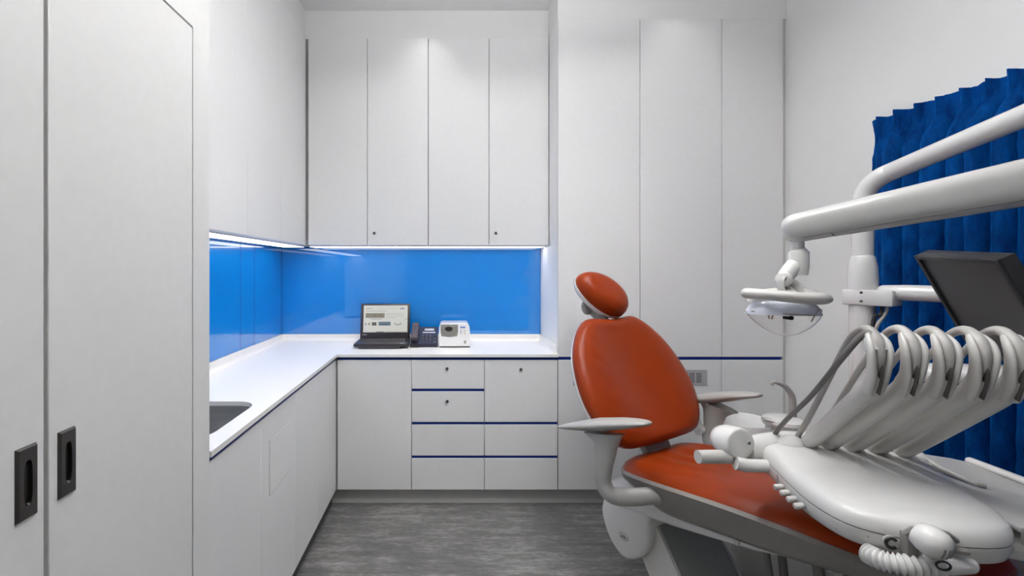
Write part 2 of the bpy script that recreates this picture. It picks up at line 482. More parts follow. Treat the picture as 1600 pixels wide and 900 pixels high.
# left wall cabinets
YW = [1.242, 1.656, 2.056, 2.456, 2.893]
for i in range(2):
    ya, ym, yb = YW[2 * i], YW[2 * i + 1], YW[2 * i + 2]
    o = (XU, ya, 1.547)
    c = thing('wall_cabinet', ['white two-door wall cabinet above the sink, beside the sliding door',
                               'white two-door wall cabinet on the left wall, reaching the back corner'][i], 'cabinet', o, 0, 'wall cabinets on the left wall')
    obj('body', box(B(), XL - XU - .01, -.019, .001, yb - ya - .001, 0, ZT - 1.547), M['laminate'], c)
    obj('gap_liner', box(B(), -.0189, -.0182, .0005, yb - ya - .0005, .001, ZT - 1.549), M['mark_white'], c)
    for a_, b_ in ((ya, ym), (ym, yb)):
        obj('door', box(B(), -.018, 0, a_ - ya + .0006, b_ - ya - .0006, 0, ZT - 1.547, .001, 1), M['laminate'], c)

# tall cabinets: tall upper door, navy channel, short lower door
D_front[0] = D1
def vent(parent, x, z):
    b = B(); box(b, -.152, .152, -.004, .0, -.046, .046, .0015, 1)
    v = obj('vent_grille', b, M['ledgrey'], parent); v['label'] = 'grey louvred vent plate'
    v.location = (x, -.0002, z)
    for g in range(6):
        s = B()
        for k in range(6):
            zz = -.028 + k * .0098
            box(s, -.115 + g * .0405, -.115 + g * .0405 + .030, -.0046, -.0038, zz, zz + .0066)
        obj('louvre_slots', s, M['ventslot'], v)
TL = ['white tall cabinet behind the chair headrest, beside the worktop',
      'white tall cabinet in the middle of the tall run, behind the chair backrest',
      'narrow white tall cabinet in the corner by the right wall']
for i in range(3):
    xa, xb = XT[i], XT[i + 1]; o = (xa, D1, .103)
    c = thing('tall_cabinet', TL[i], 'cabinet', o, 0, 'tall cabinets on the back wall')
    obj('body', box(B(), 0 if i == 0 else .001, xb - xa - .001, .019, D2 - D1 + .01, 0, ZT - .008 - .103), M['laminate'], c)
    obj('gap_liner', box(B(), .001, xb - xa - .0005, .0182, .0189, .001, ZT - .010 - .103), M['carcass'], c)
    front('door', xa, xb, Z1 + .0005, ZT - .008, c, o)
    d = front('door', xa, xb, .103, Z0, c, o)
    obj('finger_channel', box(B(), 0, xb - xa - (.012 if i == 2 else 0), .005, .018, Z0 - .103 + .0003, Z1 - .103 + .0002), M['navy'], c)
    if i < 2: vent(d, (xb - xa) / 2, 1.396 - 170 * .003748 - .103)

# base cabinets on the back wall
XB = [-.648, -.2136, .2136, .6425]
o = (XB[0], D1, .103)
def base_unit(name, label, xa, xb):
    o = (xa, D1, .103)
    c = thing(name, label, 'cabinet', o, 0, 'base cabinets under the back worktop')
    obj('body', box(B(), .001, xb - xa - .001, .019, D2 - D1 + .005, 0, .755), M['laminate'], c)
    obj('gap_liner', box(B(), .0005, xb - xa - .0005, .0182, .0189, .001, .754), M['carcass'], c)
    obj('finger_channel', box(B(), 0, xb - xa, .005, .019, Z0 - .103 + .0003, Z1 - .103 - .0003), M['navy'], c)
    return c, o
def zpx(y): return 1.396 - (y - 420) * .003748
c, o = base_unit('base_cabinet', 'white one-door base cabinet in the back left corner', XB[0], XB[1])
front('door', XB[0], XB[1], .103, Z0, c, o)
def drawers(c, o, xa, xb, cuts):
    zs = [Z0] + cuts + [.103]
    top = Z0
    for k, cz in enumerate(cuts + [None]):
        bot = .103 if cz is None else cz + .008
        d = front('drawer', xa, xb, bot, top, c, o)
        if cz is not None:
            obj('finger_channel', box(B(), G, xb - xa - G, .005, .018, cz - .008 - .103, cz + .008 - .103), M['navy'], c)
            top = cz - .008
        yield k, d
c, o = base_unit('drawer_unit', 'white unit of four equal drawers below the laptop and telephone', XB[1], XB[2])
for k, d in drawers(c, o, XB[1], XB[2], [zpx(609.5), zpx(661.5), zpx(714)]):
    if k == 0: lock((XB[2] - XB[1]) / 2 - .005, -.0003, zpx(576) - .103, d)
    if k == 1: lock((XB[2] - XB[1]) / 2 - .005, -.0003, zpx(627) - .103, d)
c, o = base_unit('drawer_unit', 'white unit of one deep and two shallow drawers beside the tall cabinets', XB[2], XB[3])
for k, d in drawers(c, o, XB[2], XB[3], [zpx(661.5), zpx(714)]):
    if k == 0: lock((XB[3] - XB[2]) / 2 - .002, -.0003, zpx(577) - .103, d)
struct(obj('trim_10', box(B(), XC - .018, XB[0], D1 + .010, D1 + .03, .103, Z0), M['carcass']))

# left base cabinets
YC = [1.244, 1.597, 1.960, 2.310, 2.668]
LL = ['white two-door base cabinet under the sink, with a square flap in one door',
      'white two-door base cabinet on the left, next to the inner corner']
for i in range(2):
    ya, ym, yb = YC[2 * i], YC[2 * i + 1], YC[2 * i + 2]
    o = (XC, ya, .103)
    c = thing('base_cabinet', LL[i], 'cabinet', o, 0, 'base cabinets under the left worktop')
    # carcass panels around an empty inside, so the sink bowl hangs free
    bb = B()
    box(bb, XL - XC - .004, -.019, .001, .018, 0, .755); box(bb, XL - XC - .004, -.019, yb - ya - .018, yb - ya - .001, 0, .755)
    box(bb, XL - XC - .004, -.019, .018, yb - ya - .018, 0, .018)
    obj('body', bb, M['laminate'], c)
    obj('gap_liner', box(B(), -.0189, -.0182, .0005, yb - ya - .0005, .001, .758), M['mark_white'], c)
    obj('finger_channel', box(B(), -.019, -.005, 0, yb - ya, Z0 - .103 + .0003, Z1 - .103 - .0003), M['navy'], c)
    for q, (a_, b_) in enumerate(((ya, ym), (ym, yb))):
        d = obj('door', box(B(), -.018, 0, a_ - ya + .0009, b_ - ya - .0009, 0, Z0 - .103, .001, 1), M['laminate'], c)
        if i == 0 and q == 1:
            f = B(); y0_, y1_, z0_, z1_ = 1.672 - ya, 1.896 - ya, .5635 - .103, .766 - .103
            box(f, .0, .0016, y0_, y1_, z0_, z1_, .0012, 1)
            fl = obj('flap', f, M['laminate'], d); fl['label'] = 'square flap in the door'
            g = B(); w = .0022
            for (p, q_, r_, s_) in ((y0_ - w, y1_ + w, z0_ - w, z0_), (y0_ - w, y1_ + w, z1_, z1_ + w), (y0_ - w, y0_, z0_, z1_), (y1_, y1_ + w, z0_, z1_)):
                box(g, .0, .0004, p, q_, r_, s_)
            obj('flap_joint', g, M['mark_grey'], fl)

# worktop: L shape with sink cut-out, one continuous piece
SINK = (-1.085, -.712, 1.330, 1.712)
def worktop():
    bm = B()
    XF = XC + .010; YF = D1 - .012
    outer = [(XL - .002, YP + .003), (XF, YP + .003), (XF, YF), (XT[0] - .001, YF), (XT[0] - .001, D2), (XL - .002, D2)]
    hole = rrect(*SINK, .07, 6)
    def loop(pts, z):
        vv = [bm.verts.new((p[0], p[1], z)) for p in pts]
        return vv, [bm.edges.new((vv[i], vv[(i + 1) % len(vv)])) for i in range(len(vv))]
    for z in (CT, Z1 + .0003):
        v1, e1 = loop(outer, z); v2, e2 = loop(hole, z)
        bmesh.ops.triangle_fill(bm, use_beauty=True, edges=e1 + e2)
        if z == CT: a1, a2 = v1, v2
        else: b1, b2 = v1, v2
    for A_, B_ in ((a1, b1), (a2, b2)):
        for i in range(len(A_)):
            j = (i + 1) % len(A_); bm.faces.new((A_[i], A_[j], B_[j], B_[i]))
    return bm
wt = obj('worktop', worktop(), M['solid'], None, 30)
tag(wt, 'L-shaped glossy white worktop with coved upstand along the blue splashback', 'worktop')
# coved upstands
def upstand(p0, p1, n):
    """n: direction pointing into the room"""
    b = B(); h = .046; prof = [(0, 0), (.032, 0.0006)]
    for i in range(6):
        a = PI / 2 * i / 5; prof.append((.030 - .020 * math.sin(a), .0006 + .020 * (1 - math.cos(a))))
    prof += [(.010, h - .002), (.008, h), (0, h)]
    p0 = Vector(p0); p1 = Vector(p1); n = Vector(n)
    loft(b, [[p0 + n * q[0] + Vector((0, 0, q[1])) for q in prof], [p1 + n * q[0] + Vector((0, 0, q[1])) for q in prof]])
    obj('upstand', b, M['solid'], wt, 30)
upstand((XL, D2, CT), (XT[0], D2, CT), (0, -1, 0))
upstand((XL, YP + .003, CT), (XL, D2, CT), (1, 0, 0))
upstand((XT[0] - .001, D1 + .02, CT), (XT[0] - .001, D2, CT), (-1, 0, 0))
# sink bowl
sk = B()
x0, x1, y0, y1 = SINK
rings = [[(p[0], p[1], .8795) for p in rrect(x0 - .012, x1 + .012, y0 - .012, y1 + .012, .08)]]
for d_, z_ in ((0.0, .8795), (.002, .86), (.008, .74), (.03, .712), (.06, .705)):
    rings.append([(p[0], p[1], z_) for p in rrect(x0 + d_, x1 - d_, y0 + d_, y1 - d_, .07 + d_ * .2)])
loft(sk, rings, cap0=False)
sink = thing('sink', 'brushed steel undermount sink with rounded corners at the near end of the worktop', 'sink', ((x0 + x1) / 2, (y0 + y1) / 2, .705))
so = obj('bowl', tf(sk, tr(-(x0 + x1) / 2, -(y0 + y1) / 2, -.705)), M['steel'], sink)
obj('drain', lathe(B(), [(.036, .0005), (.036, .004), (.028, .004), (.024, .001)], 24), M['chrome'], sink)
# tap, seen mirrored in the splashback
fa = thing('sink_tap', 'chrome gooseneck tap at the sink, mirrored in the blue splashback', 'tap', (-1.104, 1.52, CT))
b = B(); lathe(b, [(.018, 0), (.018, .01), (.016, .02), (.016, .09), (.014, .1)], 20)
obj('tap_body', b, M['chrome'], fa)
b = B(); tube(b, [(0, 0, .09), (0, 0, .2), (.01, 0, .27), (.06, 0, .32), (.12, 0, .30), (.145, 0, .25), (.145, 0, .22)], .011, 12)
obj('spout', b, M['chrome'], fa)
b = B(); tube(b, [(0, .016, .06), (0, .05, .075), (0, .09, .08)], .006, 10)
obj('lever', b, M['chrome'], fa)

# blue glass splashback: back pane and three left panes
SZ0, SZ1 = CT + .0465, 1.5465
sb = thing('splashback', 'glossy blue glass splashback panes around the worktop corner', 'splashback', (XL, D2, SZ0))
def pane(x0, x1, y0, y1):
    obj('glass_pane', box(B(), x0 - XL, x1 - XL, y0 - D2, y1 - D2, 0, SZ1 - SZ0, .0008, 1), M['glass_blue'], sb)
pane(XL + .0012, XT[0] - .0015, D2 + .0005, D2 + .0118)
for yj in (2.5305, 2.7135): obj('pane_joint', box(B(), -.0110, .0009, yj - .0018 - D2, yj + .0018 - D2, 0, SZ1 - SZ0), M['navy'], sb)
obj('pane_joint', box(B(), .0009, .0030, -.0018, .0006, 0, SZ1 - SZ0), M['joint'], sb)
for ya, yb in ((YP + .001, 2.529), (2.532, 2.712), (2.715, D2 + .0115)):
    pane(XL - .0115, XL + .0008, ya, yb)

# LED strips below the wall cabinets
def led(x0, x1, y0, y1, label, long):
    t = thing('led_strip', label, 'light', ((x0 + x1) / 2, (y0 + y1) / 2, 1.5465), 0, 'LED strips under the wall cabinets')
    hx, hy = (x1 - x0) / 2, (y1 - y0) / 2
    obj('profile', box(B(), -hx, hx, -hy, hy, -.006, 0), M['ledgrey'] if False else M['mark_white'], t)
    obj('diffuser', box(B(), -hx + .002, hx - .002, -hy + .002, hy - .002, -.0085, -.0062), M['led_emit'], t)
led(-.90, .63, 2.955, 3.085, 'lit LED strip under the cabinets on the back wall', 'x')
led(-1.085, -.955, 1.26, 3.02, 'lit LED strip under the cabinets on the left wall', 'y')

# ------------------------------------------------------------------ ceiling lights: added fills, recessed downlights
def add_fill(x, y, z, w, d, label, k_):  # unseen fixture added to brighten the ceiling and even out the room
    t = thing('fill_light', label, 'light', (x, y, z), 0, 'added linear fill lights')
    obj('housing', box(B(), -w, w, -d, d, -.02, .02, .004, 1), M['mark_white'], t)
    obj('lower_diffuser', box(B(), -w + .01, w - .01, -d + .01, d - .01, -.026, -.0205), M['fill_emit'], t)
    obj('upper_diffuser', box(B(), -w + .01, w - .01, -d + .01, d - .01, .0205, .026), M['pendant_up%d' % k_], t)
    for k in (-1, 1):
        obj('suspension_rod', cyl(B(), (k * w * .8, 0, .02), (k * w * .8, 0, ZC - z), .004, seg=8), M['chrome'], t)
add_fill(.25, 1.60, 2.72, .62, .10, 'added unseen fill light between the chair and the back cabinets', 0)
add_fill(.45, .75, 2.72, .62, .10, 'added unseen fill light above the instrument console', 1)
def downlight(x, y, label, power, cone=110):
    t = thing('downlight', label, 'light', (x, y, ZC), 0, 'recessed downlights')
    obj('trim_ring', lathe(B(), [(.040, 0), (.052, 0), (.052, -.004), (.042, -.006), (.040, -.003)], 28), M['mark_white'], t)
    obj('lens', lathe(B(), [(.0395, -.001), (.0395, -.0025)], 28), M['down_emit'], t)
    l = bpy.data.lights.new('downlight_beam', 'SPOT'); l.energy = power; l.spot_size = math.radians(cone); l.spot_blend = .8
    l.shadow_soft_size = .04; l.color = (1, .98, .95)
    lo = bpy.data.objects.new('downlight_beam', l); col.objects.link(lo); lo.parent = t; lo.location = (0, 0, -.012)
downlight(.80, 1.90, 'recessed downlight over the head of the dental chair', 22.0, 80)
downlight(-.135, 2.70, 'recessed downlight over the back worktop', SPOT_POWER * 1.5)
downlight(-.10, 1.75, 'added fill downlight over the floor before the left base cabinets', 26.0, 85)  # unseen lamp added to lift the floor and low cabinet fronts
downlight(1.34, 2.46, 'recessed downlight before the tall cabinets', SPOT_POWER)

# ------------------------------------------------------------------ laptop
lt = thing('laptop', 'open black laptop showing a web page, on the back worktop', 'laptop', (-.420, 2.838, CT), math.radians(1.0))
b = B()
box(b, -.170, .170, .002, .232, .010, .030, .004, 2); obj('base', b, M['laptop'], lt)
b = B(); box(b, -.135, .125, -.012, .10, .0002, .0175, .003, 2); obj('dock_foot', b, M['laptop'], lt)
b = B()
for r in range(6):
    n = 15 if r else 16
    for k in range(n):
        x = -.145 + .29 * k / n; box(b, x + .0012, x + .29 / n - .0012, .108 + r * .0168, .108 + r * .0168 + .0145, .030, .0322)
kb = obj('keyboard', b, M['key'], lt)
b = B()
for r in range(6):
    n = 15 if r else 16
    for k in range(n):
        x = -.145 + .29 * k / n + .006
        box(b, x, x + .006, .113 + r * .0168, .113 + r * .0168 + .0045, .0322, .0324)
kb['label'] = 'rows of black keys'
obj('key_lettering', b, M['keyprint'], kb)
b = B(); box(b, -.05, .05, .02, .085, .030, .0305); obj('touchpad', b, M['key'], lt)
b = B()
for a in ((.118, .128, .020, .026), (.128, .138, .026, .032), (.138, .148, .032, .038)): box(b, a[0], a[1], a[2], a[3], .030, .0305)
obj('logo_mark', b, M['mark_white'], lt)
lid = B(); LW = .1675
box(lid, -LW, LW, -.004, .006, 0, .235, .004, 2)
L = obj('lid', lid, M['laptop'], lt); L.location = (0, .226, .030); L.rotation_euler = (math.radians(-11), 0, 0)
b = B(); box(b, -.148, .150, -.0048, -.0040, .040, .222); D = obj('display', b, M['display'], L); D['label'] = 'lit screen with a light web page'
def quads(name, specs, parent, y=-.0051):
    names = []
    bm = B(); mats = []
    for (x0, x1, z0, z1, k) in specs:
        if k not in names: names.append(k); mats.append(INK[k] if k in INK else M[k])
        box(bm, x0, x1, y, y + .0002, z0, z1, mi=names.index(k))
    return obj(name, bm, None, parent, 38, mats)
sp = [(.098, .128, .198, .204, 'blue'), (-.132, .012, .183, .186, 'grey'), (-.134, -.006, .138, .170, 'tan'), (-.128, -.09, .146, .152, 'grey'),
      (-.075, -.06, .150, .158, 'dark'), (-.04, -.03, .150, .158, 'dark'), (-.10, -.02, .128, .1305, 'dark'), (-.134, -.128, .088, .103, 'blue'),
      (-.113, -.104, .090, .104, 'green'), (-.09, -.06, .086, .108, 'dark'), (-.082, -.066, .090, .096, 'tan'), (-.045, .036, .086, .112, 'sky'), (-.03, .02, .090, .096, 'dark'),
      (.062, .066, .094, .108, 'grey'), (.104, .108, .094, .108, 'grey'), (.062, .108, .093, .0965, 'dark'), (.075, .096, .087, .090, 'grey'),
      (.0, .125, .164, .166, 'grey'), (.0, .125, .150, .1515, 'grey'), (.0, .07, .138, .1395, 'grey'), (.136, .142, .126, .132, 'grey'),
      (-.06, -.005, .041, .046, 'dark'), (0, .148, .041, .044, 'dark'), (-.146, -.06, .041, .0425, 'tan')]
for k in range(6): sp.append((-.134 + k * .008, -.129 + k * .008, .198, .204, 'grey'))
for k in range(6): sp.append((-.05 + k * .022, -.038 + k * .022, .200, .2025, 'grey'))
quads('page_content', sp, D)
b = B()
for k in range(5): box(b, -.152 + k * .006, -.1475 + k * .006, -.0046, -.0040, .0225, .0275)
obj('lid_lettering', b, M['keyprint'], L)
b = B(); cyl(b, (-.15, .229, .028), (.15, .229, .028), .006, seg=12); obj('hinge', b, M['laptop'], lt)

# ------------------------------------------------------------------ telephone
ph = thing('desk_telephone', 'dark desk telephone with handset, between laptop and small white machine', 'telephone', (-.155, 2.895, CT))
b = B()
prof = [(0, .004), (0, .022), (.175, .108), (.19, .104), (.19, .0), (.01, .0)]
loft(b, [[(-.088, y, z) for y, z in prof], [(-.086, y, z) for y, z in prof], [(.088, y, z) for y, z in prof]])
PB = obj('base', b, M['phone'], ph, 30)
sl = Matrix.Translation((0, 0, .0222)) @ rot('X', math.degrees(math.atan2(.086, .175)))
def onslope(bm): return tf(bm, sl)
b = B()
box(b, -.083, -.037, .02, .19, .010, .036, .010, 3); box(b, -.083, -.037, .02, .06, .002, .03, .008, 3); box(b, -.083, -.037, .15, .192, .002, .04, .008, 3)
obj('handset', onslope(b), M['handset'], ph)
b = B()
for r in range(4):
    for k in range(3): box(b, -.016 + k * .0245, -.001 + k * .0245, .03 + r * .018, .041 + r * .018, .0, .004, .0012, 1)
for r in range(3): box(b, .062, .078, .03 + r * .02, .040 + r * .02, .0, .003, .001, 1)
kp = obj('keypad', onslope(b), M['key'], ph)
b = B()
for r in range(4):
    for k in range(3): box(b, -.012 + k * .0245, -.005 + k * .0245, .034 + r * .018, .037 + r * .018, .004, .0043)
box(b, .064, .076, .022, .025, 0, .0006); box(b, .064, .076, .05, .053, 0.003, .0034)
obj('key_lettering', onslope(b), M['keyprint'], kp)
b = B(); box(b, -.012, .072, .122, .132, 0, .001); box(b, .0, .062, .150, .158, 0, .001)
for k in range(8): box(b, .0 + k * .008, .006 + k * .008, .160, .170 + .002 * (k % 3), 0, .001)
ll = obj('label_strip', onslope(b), M['mark_white'], ph); ll['label'] = 'white printed label strips'
b = B(); pts = []
for i in range(90):
    t = i / 89; a = t * 22 * PI
    pts.append((-.06 - .03 * math.sin(t * PI) + .006 * math.cos(a), .012 - .018 * t, .012 + .005 * math.sin(a)))
tube(b, [(-.06 + .03 * math.sin(6 * i / 60) * .3 + .006 * math.cos(i * 1.3), -.004 - .002 * math.sin(i * .4), .010 + .006 * math.sin(i * 1.3)) if False else
         (-.085 + .055 * i / 60, -.012 + .006 * math.cos(i * 1.4), .0095 + .006 * math.sin(i * 1.4)) for i in range(61)], .0022, 6, smooth=False)
obj('coiled_cord', b, M['key'], ph)

# ------------------------------------------------------------------ small white machine
pr = thing('desktop_machine', 'small white desktop machine with smoky window and button panel, right of the telephone', 'machine', (.041, 2.885, CT))
b = B(); W2 = .099
out = [(-W2, .008)] + [(-W2 + .002, .10)] + [(-.094 + .0, .135)]
prof = [(-.099, .008), (-.0985, .09), (-.096, .130), (-.090, .148), (-.078, .154), (.078, .154), (.088, .148), (.095, .130), (.099, .09), (.099, .008)]
loft(b, [[(x * .985, .0, .0085 + (z - .0085) * .985) for x, z in prof], [(x, .003, z) for x, z in prof], [(x, .15, z) for x, z in prof], [(x * .97, .165, z * .98) for x, z in prof]])
obj('case', b, M['bowlwhite'], pr, 30)
obj('foot_rail', box(B(), -.094, .094, .004, .15, .0002, .0085), M['key'], pr)
b = B(); loft(b, [[(x, -.0008, z) for x, z in [(-.088, .145), (.022, .145), (.022, .10), (.017, .072), (-.030, .066), (-.083, .072), (-.088, .10)]],
                  [(x, .002, z) for x, z in [(-.088, .145), (.022, .145), (.022, .10), (.017, .072), (-.030, .066), (-.083, .072), (-.088, .10)]]])
wn = obj('window', b, M['print_window'], pr); wn['label'] = 'smoky grey viewing window'
b = B(); lathe(b, [(.024, 0), (.024, .003), (.015, .0035)], 24, (-.036, -.0006, .118), axis_mtx((0, -1, 0)), sy=.60); obj('window_grip', b, M['black'], wn)
b = B()
for k in range(9): box(b, -.084 + k * .0117, -.077 + k * .0117, -.0012, -.0006, .134, .140)
obj('window_slots', b, M['mark_grey'], wn)
b = B(); box(b, .036, .069, -.0010, .0, .124, .132); obj('brand_plate', b, M['mark_blue'], pr)
b = B(); box(b, .044, .058, -.0008, .0, .098, .116); obj('panel_label', b, M['mark_white'], pr)
for (x, z, m_) in ((.040, .104, 'mark_grey'), (.066, .106, 'mark_tan'), (.040, .092, 'mark_grey'), (.066, .090, 'mark_tan')):
    b = B(); lathe(b, [(.0042, 0), (.0042, .002), (.003, .0025)], 14, (x, .0005, z), axis_mtx((0, -1, 0))); obj('button', b, M[m_], pr)
b = B(); box(b, .060, .074, -.003, .001, .026, .044, .0012, 1); obj('power_switch', b, M['mark_grey'], pr)

# ------------------------------------------------------------------ curtain on the right wall
def curtain():
    bm = B(); NY, NZ = 520, 46
    y_a, y_b = 2.085, .25; zt, zb = 2.076, .34
    ph = 0; rnd = random.Random(3)
    # irregular fold spacing
    folds = []; y = y_a
    while y > y_b - .3:
        folds.append(y); y -= rnd.uniform(.068, .100)
    def fold(yv):
        for i in range(len(folds) - 1):
            if folds[i] >= yv > folds[i + 1]:
                return i + (folds[i] - yv) / (folds[i] - folds[i + 1])
        return 0
    vv = []
    for a in range(NY + 1):
        yv = y_a + (y_b - y_a) * a / NY; f = fold(yv); t = f - int(f); rr = random.Random(int(f) * 13 + 5)
        amp = rr.uniform(.75, 1.1); rowv = []
        for c in range(NZ + 1):
            s = c / NZ; s = s ** 1.5 if c else 0
            z = zt + (zb - zt) * s
            d = zt - z
            body = abs(math.sin(PI * t)) ** .7
            w = amp * (.030 if f < 1 else .095) * body + .006 * math.sin(2 * PI * f * 2.0 + 1.3 * rr.random())
            pin = math.exp(-((t - .5) / .10) ** 2) * .030 - .014 * math.exp(-((t - .28) / .05) ** 2) + .010 * math.exp(-((t - .72) / .05) ** 2)
            k = min(max((d - .03) / .16, 0), 1); k = k * k * (3 - 2 * k)
            x = (1 - k) * (pin + .004 * math.sin(9 * f)) + k * w
            # flare above the pinch tape
            if d < .085: x += .009 * (1 - d / .085) * (.4 + .6 * math.exp(-((t - .5) / .2) ** 2))
            x -= .010 * math.exp(-((d - .085) / .02) ** 2) * math.exp(-((t - .5) / .15) ** 2)
            dz = (.004 * math.exp(-((t - .5) / .16) ** 2) + .004 * math.sin(5.1 * f)) if c == 0 else 0
            sway = .006 * math.sin(1.7 * f + 2.2 * s)
            yy = yv + sway * s + .012 * math.sin(2 * PI * t) * k
            if a < 14 and d < .12: yy += .018 * (1 - d / .12) * (1 - a / 14)
            rowv.append(bm.verts.new((XR - .022 - x, yy, z + dz)))
        vv.append(rowv)
    for a in range(NY):
        for c in range(NZ):
            bm.faces.new((vv[a][c], vv[a + 1][c], vv[a + 1][c + 1], vv[a][c + 1]))
    bmesh.ops.solidify(bm, geom=bm.faces[:], thickness=.0025)
    return bm
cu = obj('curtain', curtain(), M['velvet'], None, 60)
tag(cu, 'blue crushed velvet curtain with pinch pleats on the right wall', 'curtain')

# ------------------------------------------------------------------ dental chair (local x to the feet, y away from the camera side)
CH_ANG = math.atan2(-.8717, .49)
ch = thing('dental_chair', 'dental chair upholstered in orange-brown leather on a grey and white frame', 'dental chair', (.95, 2.02, 0), CH_ANG)

def interp(xs, ys, x):
    if x <= xs[0]: return ys[0]
    for i in range(len(xs) - 1):
        if x <= xs[i + 1]:
            t = (x - xs[i]) / (xs[i + 1] - xs[i]); t2 = t * t * (3 - 2 * t) if False else t
            return ys[i] + (ys[i + 1] - ys[i]) * t2
    return ys[-1]

US = [-.07, -.05, 0, .10, .24, .39, .515, .62, .71, .80, .86, .92, .96, .985]
HW = [.14, .20, .245, .272, .285, .288, .282, .268, .250, .222, .200, .170, .130, .08]
ZR = [.535, .540, .548, .566, .588, .608, .617, .617, .612, .604, .600, .598, .597, .597]
def smoothfn(xs, ys):
    P = catmull([(x, y, 0) for x, y in zip(xs, ys)], 8)
    X = [p.x for p in P]; Y = [p.y for p in P]
    return lambda x: interp(X, Y, x)
fhw = smoothfn(US, HW); fzr = smoothfn(US, ZR)
UL = [-.07 + 1.055 * (0.5 - 0.5 * math.cos(PI * i / 46)) for i in range(47)]
def seat_section(u, prof):
    hw = fhw(u); zr = fzr(u)
    return [(u, v * hw + dv, zr + dz) for (v, dv, dz) in prof]
# cushion: crown across the width, soft side roll, pressed-in middle
def cushion_prof(u):
    prof = []
    e = min(1, max(0, (u + .07) / .06)) * min(1, max(.15, (.985 - u) / .10))
    crown = .050 * (e ** .5)
    n = 22
    for i in range(n + 1):
        t = -1 + 2 * i / n
        h = (1 - abs(t) ** 5) ** .5 * crown
        dish = -.012 * math.exp(-(t / .5) ** 2) * math.exp(-((u - .2) / .22) ** 2)
        wr = .0035 * math.sin(16 * t + 10 * u + 2 * math.sin(14 * u)) * math.exp(-((u - .16) / .16) ** 2) * (1 - t * t) ** .7
        prof.append((t * .985, 0, h + dish * e + wr))
    for t in (.9, .3, -.3, -.9): prof.append((t * .95, 0, -.012))
    return prof
b = B(); loft(b, [seat_section(u, cushion_prof(u)) for u in UL])
obj('seat_cushion', b, M['leather'], ch, 70)
# shell under the cushion
FD = smoothfn([-.07, 0, .06, .16, .36, .54, .70, .86, .985], [.012, .038, .060, .106, .106, .096, .065, .032, .008])
def shell_prof(u):
    d = FD(u)
    P = [(-1.0, .004, .004), (-1.02, -.002, -.006), (-1.01, 0, -.016), (-.97, 0, -.03 - d * .12), (-.90, 0, -.02 - d * .75), (-.80, 0, -.02 - d), (-.4, 0, -.024 - d), (0, 0, -.025 - d)]
    R = [(-v, -dv, dz) for v, dv, dz in P[::-1]][1:]
    return P + R + [(.9, 0, .0), (.3, 0, -.004), (-.3, 0, -.004), (-.9, 0, 0)]
b = B(); loft(b, [[(p[0] * (1.03 if p[0] > 0 else 1), p[1] * (1 + .12 * max(0, (u - .85) / .13)), p[2]) for p in seat_section(u, shell_prof(u))] for u in UL])
obj('seat_shell', b, M['shell'], ch, 50)

# backrest: plane rising from (0,.65) to (-.30,1.15)
BU, BZ = -.515, .857
back_m = Matrix(((0, BU, .857, 0), (1, 0, 0, 0), (0, BZ, .515, .65), (0, 0, 0, 1)))   # (t across, s up, n towards the patient)
OUT = [(0, -.018), (.10, -.017), (.20, -.012), (.252, .006), (.302, .050), (.338, .12), (.356, .20), (.350, .30), (.318, .41), (.262, .50), (.205, .556), (.150, .582), (.075, .578), (0, .572)]
OUT = OUT + [(-x, y) for x, y in OUT[::-1][1:-1]]
ol = outline_smooth(OUT, 4)
def back_ring(scale, n, off=0.0):
    cx, cy = .0, .27; out = []
    for x, y in ol:
        out.append((cx + (x - cx) * scale, cy + (y - cy) * scale, n))
    return out
def wr(p):
    x, y, n = p
    r = abs(x)
    w = .0038 * math.sin(60 * (y - .8 * r)) * math.exp(-((r - .25) / .05) ** 2) * (.4 + .6 * math.exp(-((y - .45) / .12) ** 2))
    dish = -.026 * math.exp(-((x / .17) ** 2)) * math.exp(-((y - .27) / .26) ** 2) + .006 * math.exp(-((r - .22) / .09) ** 2)
    return (x, y, n + w + dish)
b = B()
rg = [back_ring(.90, -.042), back_ring(.965, -.036), back_ring(1.0, -.012), back_ring(1.0, .002), back_ring(.985, .018), back_ring(.95, .030), back_ring(.90, .037)]
for s_ in (.82, .74, .66, .58, .5, .42, .34, .26, .18, .10, .04): rg.append([wr(p) for p in back_ring(s_, .040)])
loft(b, rg)
obj('backrest_cushion', tf(b, back_m), M['leather'], ch, 70)
b = B(); loft(b, [back_ring(.60, -.085), back_ring(.78, -.078), back_ring(.90, -.064), back_ring(.955, -.048), back_ring(.985, -.032), back_ring(.985, -.024), back_ring(.93, -.024)])
o_ = obj('backrest_shell', tf(b, back_m), M['plastic'], ch, 60); o_['label'] = 'white plastic back shell'
b = B(); box(b, -.080, .080, -.14, .04, -.075, -.035, .01, 2)
obj('backrest_bracket', tf(b, back_m), M['shell'], ch)
b = B(); cyl(b, (-.05, .345, .60), (-.05, .405, .60), .022, seg=20); tube(b, [(-.05, .36, .60), (-.075, .36, .66), (-.10, .33, .74)], [.022, .018, .014], 12)
hk = obj('back_hinge', b, M['plastic'], ch)
b = B()
cyl(b, (-.028, .38, .60), (-.026, .38, .60), .011, seg=16); obj('hinge_bolt', b, M['lock'], hk)

